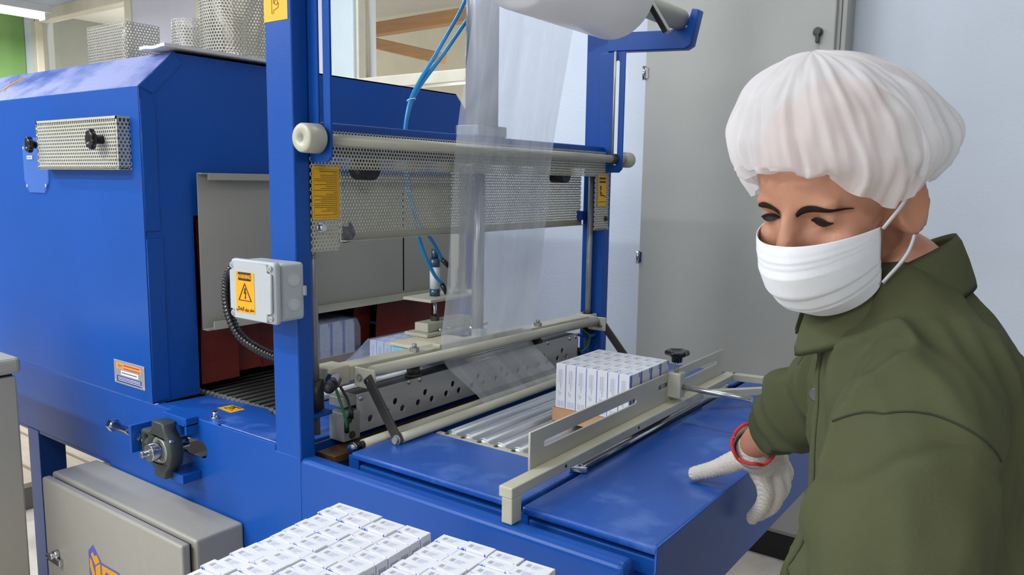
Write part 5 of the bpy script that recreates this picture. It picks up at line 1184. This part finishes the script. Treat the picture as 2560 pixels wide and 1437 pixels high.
limb(sb, [(lp((0.545, 1.06, 1.295)), 0.078), (lp((0.535, 1.17, 1.225)), 0.072), (lp((0.522, 1.255, 1.165)), 0.068), (lp((0.504, 1.315, 1.122)), 0.063), (lp((0.486, 1.354, 1.086)), 0.057)], 28)
def shirt_disp(co, n):
    p = co+PO; d = 0.0
    # sleeve and body folds: ridged noise stretched along the cloth
    q = Vector((p.x*11+p.z*5, p.y*9, p.z*3.2)); r_ = 1-abs(mnoise.noise(q)*1.6); d += 0.016*(max(0, r_)**4-0.3)
    q = Vector((p.x*22, p.y*18-p.z*9, p.z*9+p.x*7)); d += 0.0045*(1-abs(mnoise.noise(q))*2.4)
    if p.y > 1.1:                                            # crumpled right sleeve
        t_ = (p.y-1.1)/0.3; d += 0.010*math.sin(42*(p.y*0.9-p.z*0.75)+2.5*mnoise.noise(p*9))*min(1, t_*2)
    if p.y < 0.86 and p.z > 1.0:                             # armhole seam and long drape lines of the near sleeve
        s_ = p.z-(1.262-0.9*(p.x-0.40)**2*10); d -= 0.004*math.exp(-(s_/0.006)**2); d += 0.006*math.sin(30*p.x+6*mnoise.noise(p*5))*min(1, max(0, (1.27-p.z)/0.1))
    return n*d
shirt_o = child('shirt', remeshed('shirt', sb, 0.005, 4, shirt_disp), [OLIVE], 'olive green cotton work shirt')
_bvh = BVHTree.FromPolygons([v.co.copy() for v in shirt_o.data.vertices], [tuple(p.vertices) for p in shirt_o.data.polygons])
def on_shirt(r_, u, off=0.0006):
    h = _bvh.ray_cast(lp((r_, 0.45, u)), Vector((0, 1, 0)))
    return h[0]+h[1]*off if h[0] is not None else None
sm = MB()
for du in (0.0,):
    pts_ = [on_shirt(0.322+0.0045*k, 1.290+du-7.5*(0.322+0.0045*k-0.385)**2) for k in range(32)]
    pts_ = [p for p in pts_ if p is not None]
    sm.tube(pts_, 0.0011 if du == 0 else 0.0007, 6)
pbuild('armhole_seam', sm, mat('dark_olive_thread', '#2b2f20', 0.9))
# collar: a folded band round the neck, open at the throat
cn = MB(); vs = []; m_ = 40
for i in range(m_+1):
    t = -2.45+4.9*i/m_                                        # 0 = nape
    fr = (1-math.cos(t))/2                                    # 0 nape .. 1 throat
    zb = 1.408-0.080*fr; op = 1+0.12*fr; cc_ = Vector((0.466, 0.942, 0)); dn = -TF*math.cos(t)+TL*math.sin(t)
    base = cc_+dn*0.070*op+TF*0.028*fr+Vector((0, 0, zb-0.012)); top = cc_+TF*(0.012+0.03*fr)+dn*0.066*op+Vector((0, 0, zb+0.040-0.010*fr))
    fold = top+dn*0.006+Vector((0, 0, 0.002)); leaf = base+dn*(0.014+0.020*fr)+TF*0.012*fr+Vector((0, 0, -0.010-0.024*fr))
    vs += [lp(base), lp(top), lp(fold), lp(leaf)]
fs = []
for i in range(m_):
    a = 4*i; fs += [(a, a+1, a+5, a+4), (a+1, a+2, a+6, a+5), (a+2, a+3, a+7, a+6)]
cn.add(vs, fs, True); cl_ = pbuild('collar', cn, OLIVE, None, 0.003)
sd = cl_.modifiers.new('soft', 'SUBSURF'); sd.levels = 1; sd.render_levels = 1
# lapel and placket down the front, with buttons
pk = MB(); Q = []; vs = []
AF = [(1.345, 0.107), (1.31, 0.118), (1.26, 0.126), (1.19, 0.125), (1.12, 0.126), (1.03, 0.134), (0.92, 0.144)]
def front(u, off=0.0, side=0.0):
    for (a_, b_) in zip(AF, AF[1:]):
        if u >= b_[0]: f_ = (a_[0]-u)/(a_[0]-b_[0]); return TC-PO+TF*(a_[1]+(b_[1]-a_[1])*f_+off)+TL*side+Vector((0, 0, u))
    return TC-PO+TF*(0.178+off)+TL*side+Vector((0, 0, u))
def on_front(u, side, off):
    h = _bvh.ray_cast(TC-PO+TF*0.42+TL*side+Vector((0, 0, u)), -TF)
    return (h[0]+TF*off) if h[0] is not None else front(u, off, side)
for i in range(54):
    u = 1.335-0.0082*i
    vs += [on_front(u, 0.034, 0.0005), on_front(u, 0.028, 0.0035), on_front(u, 0.0, 0.004), on_front(u, -0.012, 0.0005)]
pk.add(vs, [(4*i+k, 4*i+k+1, 4*i+k+5, 4*i+k+4) for i in range(53) for k in range(3)], True); pbuild('placket', pk, OLIVE, None, 0.002)
BTN = mat("grey_horn_button", "#4c4b52", 0.35)
for u in (1.243,):
    bt_ = MB(); bt_.lathe(on_front(u, 0.021, 0.0042), tuple(TF*0.6+TL*0.8), [(0, 0.0), (0, 0.0085), (0.0016, 0.0088), (0.0024, 0.0072), (0.0016, 0.0055), (0.0016, 0.0)], 20); pbuild('button', bt_, BTN)
lpz = MB(); lv = [front(1.345, 0.0, 0.055), front(1.325, 0.010, 0.062), front(1.295, 0.018, 0.050), front(1.272, 0.022, 0.022), front(1.285, 0.018, -0.006), front(1.335, 0.012, 0.0)]
cen = front(1.31, 0.026, 0.03); lpz.add(lv+[cen], [(i, (i+1) % 6, 6) for i in range(6)], True); lo2 = pbuild('lapel', lpz, OLIVE, None, 0.003)
sd = lo2.modifiers.new('soft', 'SUBSURF'); sd.levels = 2; sd.render_levels = 2
zp = MB(); q_ = front(1.352, -0.002, 0.01); zp.obox(q_, (0.004, 0, 0), (0, 0.004, 0), (0, 0, 0.014)); pbuild('zip_pull', zp, CHROME)
# trousers and shoes
tb = MB()
for s in (-1, 1): limb(tb, [(lp((0.485, 0.945+s*0.075, 0.86)), 0.105), (lp((0.482, 0.945+s*0.085, 0.5)), 0.085), (lp((0.515, 0.945+s*0.095, 0.12)), 0.07)])
ellip(tb, lp((0.485, 0.945, 0.86)), Vector((0.13, 0, 0)), Vector((0, 0.175, 0)), Vector((0, 0, 0.12)))
child('trousers', remeshed('trousers', tb, 0.011, 3), [mat('dark_work_trousers', '#1d1e22', 0.85, var=0.1)])
for s in (-1, 1):
    shb = MB(); ellip(shb, lp((0.47, 0.945+s*0.10, 0.050)), Vector((0.145, 0, 0)), Vector((0, 0.052, 0)), Vector((0, 0, 0.055))); me_s = remeshed('shoe', shb, 0.009, 2)
    for v in me_s.vertices: v.co.z = max(v.co.z, 0.001)
    child('shoe', me_s, [BLACKRUB])

# ---- knit gloves: palm plus five separate bent fingers
def glove(name, wr, chains, palm, cuffdir, label):
    g_ = MB()
    limb(g_, palm, 20)
    for ch in chains: limb(g_, ch, 14)
    o_ = child(name, remeshed(name, g_, 0.0034, 2, lambda co, n: n*0.0008*math.sin(900*(co.x*0.55-co.y*0.6+co.z*0.35))), [GLOVE], label)
    return o_
def wv(*p): return wl(p)
chains = [
    [(wv(-0.482, 1.446, 0.988), 0.0225), (wv(-0.512, 1.440, 0.968), 0.0200), (wv(-0.545, 1.428, 0.949), 0.0165), (wv(-0.577, 1.417, 0.9360), 0.0148)],
    [(wv(-0.476, 1.472, 0.955), 0.0180), (wv(-0.458, 1.478, 0.915), 0.0162), (wv(-0.462, 1.484, 0.880), 0.0148), (wv(-0.482, 1.484, 0.846), 0.0130)],
    [(wv(-0.464, 1.497, 0.955), 0.0180), (wv(-0.444, 1.505, 0.912), 0.0165), (wv(-0.452, 1.514, 0.872), 0.0150), (wv(-0.478, 1.514, 0.844), 0.0132)],
    [(wv(-0.458, 1.520, 0.957), 0.0172), (wv(-0.440, 1.531, 0.918), 0.0158), (wv(-0.449, 1.541, 0.884), 0.0144), (wv(-0.472, 1.541, 0.858), 0.0126)],
    [(wv(-0.456, 1.541, 0.964), 0.0150), (wv(-0.441, 1.556, 0.932), 0.0135), (wv(-0.449, 1.565, 0.904), 0.0124), (wv(-0.468, 1.565, 0.882), 0.0110)]]
palm = [(wv(-0.470, 1.440, 1.000), 0.0355), (wv(-0.474, 1.452, 0.990), 0.036), (wv(-0.468, 1.480, 0.970), 0.034)]
b2 = [(wv(-0.464, 1.448, 0.994), 0.033), (wv(-0.456, 1.480, 0.978), 0.030), (wv(-0.453, 1.515, 0.964), 0.026)]
glove('glove', None, chains+[b2], palm, None, 'white knitted glove with red cuff edge')
# red overlocked cuff edge
cd_, cu_, cv_ = frame_of(wv(-0.466, 1.424, 1.016)-wv(-0.474, 1.455, 0.990))
cc = wv(-0.4655, 1.420, 1.019)
rg = MB(); rg.tube([cc+cu_*0.0405*math.cos(a)+cv_*0.0405*math.sin(a)+cd_*(0.005*math.sin(5*a)+0.002*math.sin(11*a+1)) for a in np.linspace(0, 2*math.pi, 49)[:-1]], 0.0034, 8, closed=True); pbuild('cuff_edge', rg, mat('red_overlock_thread', '#b9262c', 0.7))
cf = MB(); cf.add([p for k in range(32) for p in (cc+cu_*0.0392*math.cos(k*math.pi/16)+cv_*0.0392*math.sin(k*math.pi/16)+cd_*0.004*math.sin(5*k*math.pi/16), cc-cd_*0.034+cu_*0.0365*math.cos(k*math.pi/16)+cv_*0.0365*math.sin(k*math.pi/16))], [(2*k, 2*k+1, (2*k+3) % 64, (2*k+2) % 64) for k in range(32)], True); pbuild('glove_cuff', cf, GLOVE, None, 0.002)
# left hand, gloved, hanging in front of the hip
LW = lp((0.255, 0.797, 0.933)); dv = Vector((-0.85, 0.35, -0.40)).normalized(); sv = Vector((0.1, 0.7, 0.6)); sv = (sv-dv*sv.dot(dv)).normalized(); nv = dv.cross(sv)
ch2 = [[(LW+dv*0.03-sv*0.02, 0.016), (LW+dv*0.05-sv*0.045+nv*0.01, 0.0145), (LW+dv*0.085-sv*0.055+nv*0.02, 0.012)]]
for k, (o_, l_) in enumerate(((-0.028, 0.075), (-0.009, 0.085), (0.010, 0.078), (0.028, 0.062))):
    p0 = LW+dv*0.085+sv*o_; ch2.append([(p0, 0.0125), (p0+dv*l_*0.5+nv*0.008, 0.0115), (p0+dv*l_*0.85+nv*0.028, 0.0105)])
glove('glove', None, ch2+[[(LW+sv*0.015, 0.026), (LW+dv*0.08+sv*0.02, 0.02)]], [(LW, 0.030), (LW+dv*0.045-sv*0.006, 0.028), (LW+dv*0.085-sv*0.01, 0.022)], None, 'white knitted glove on the hanging hand')
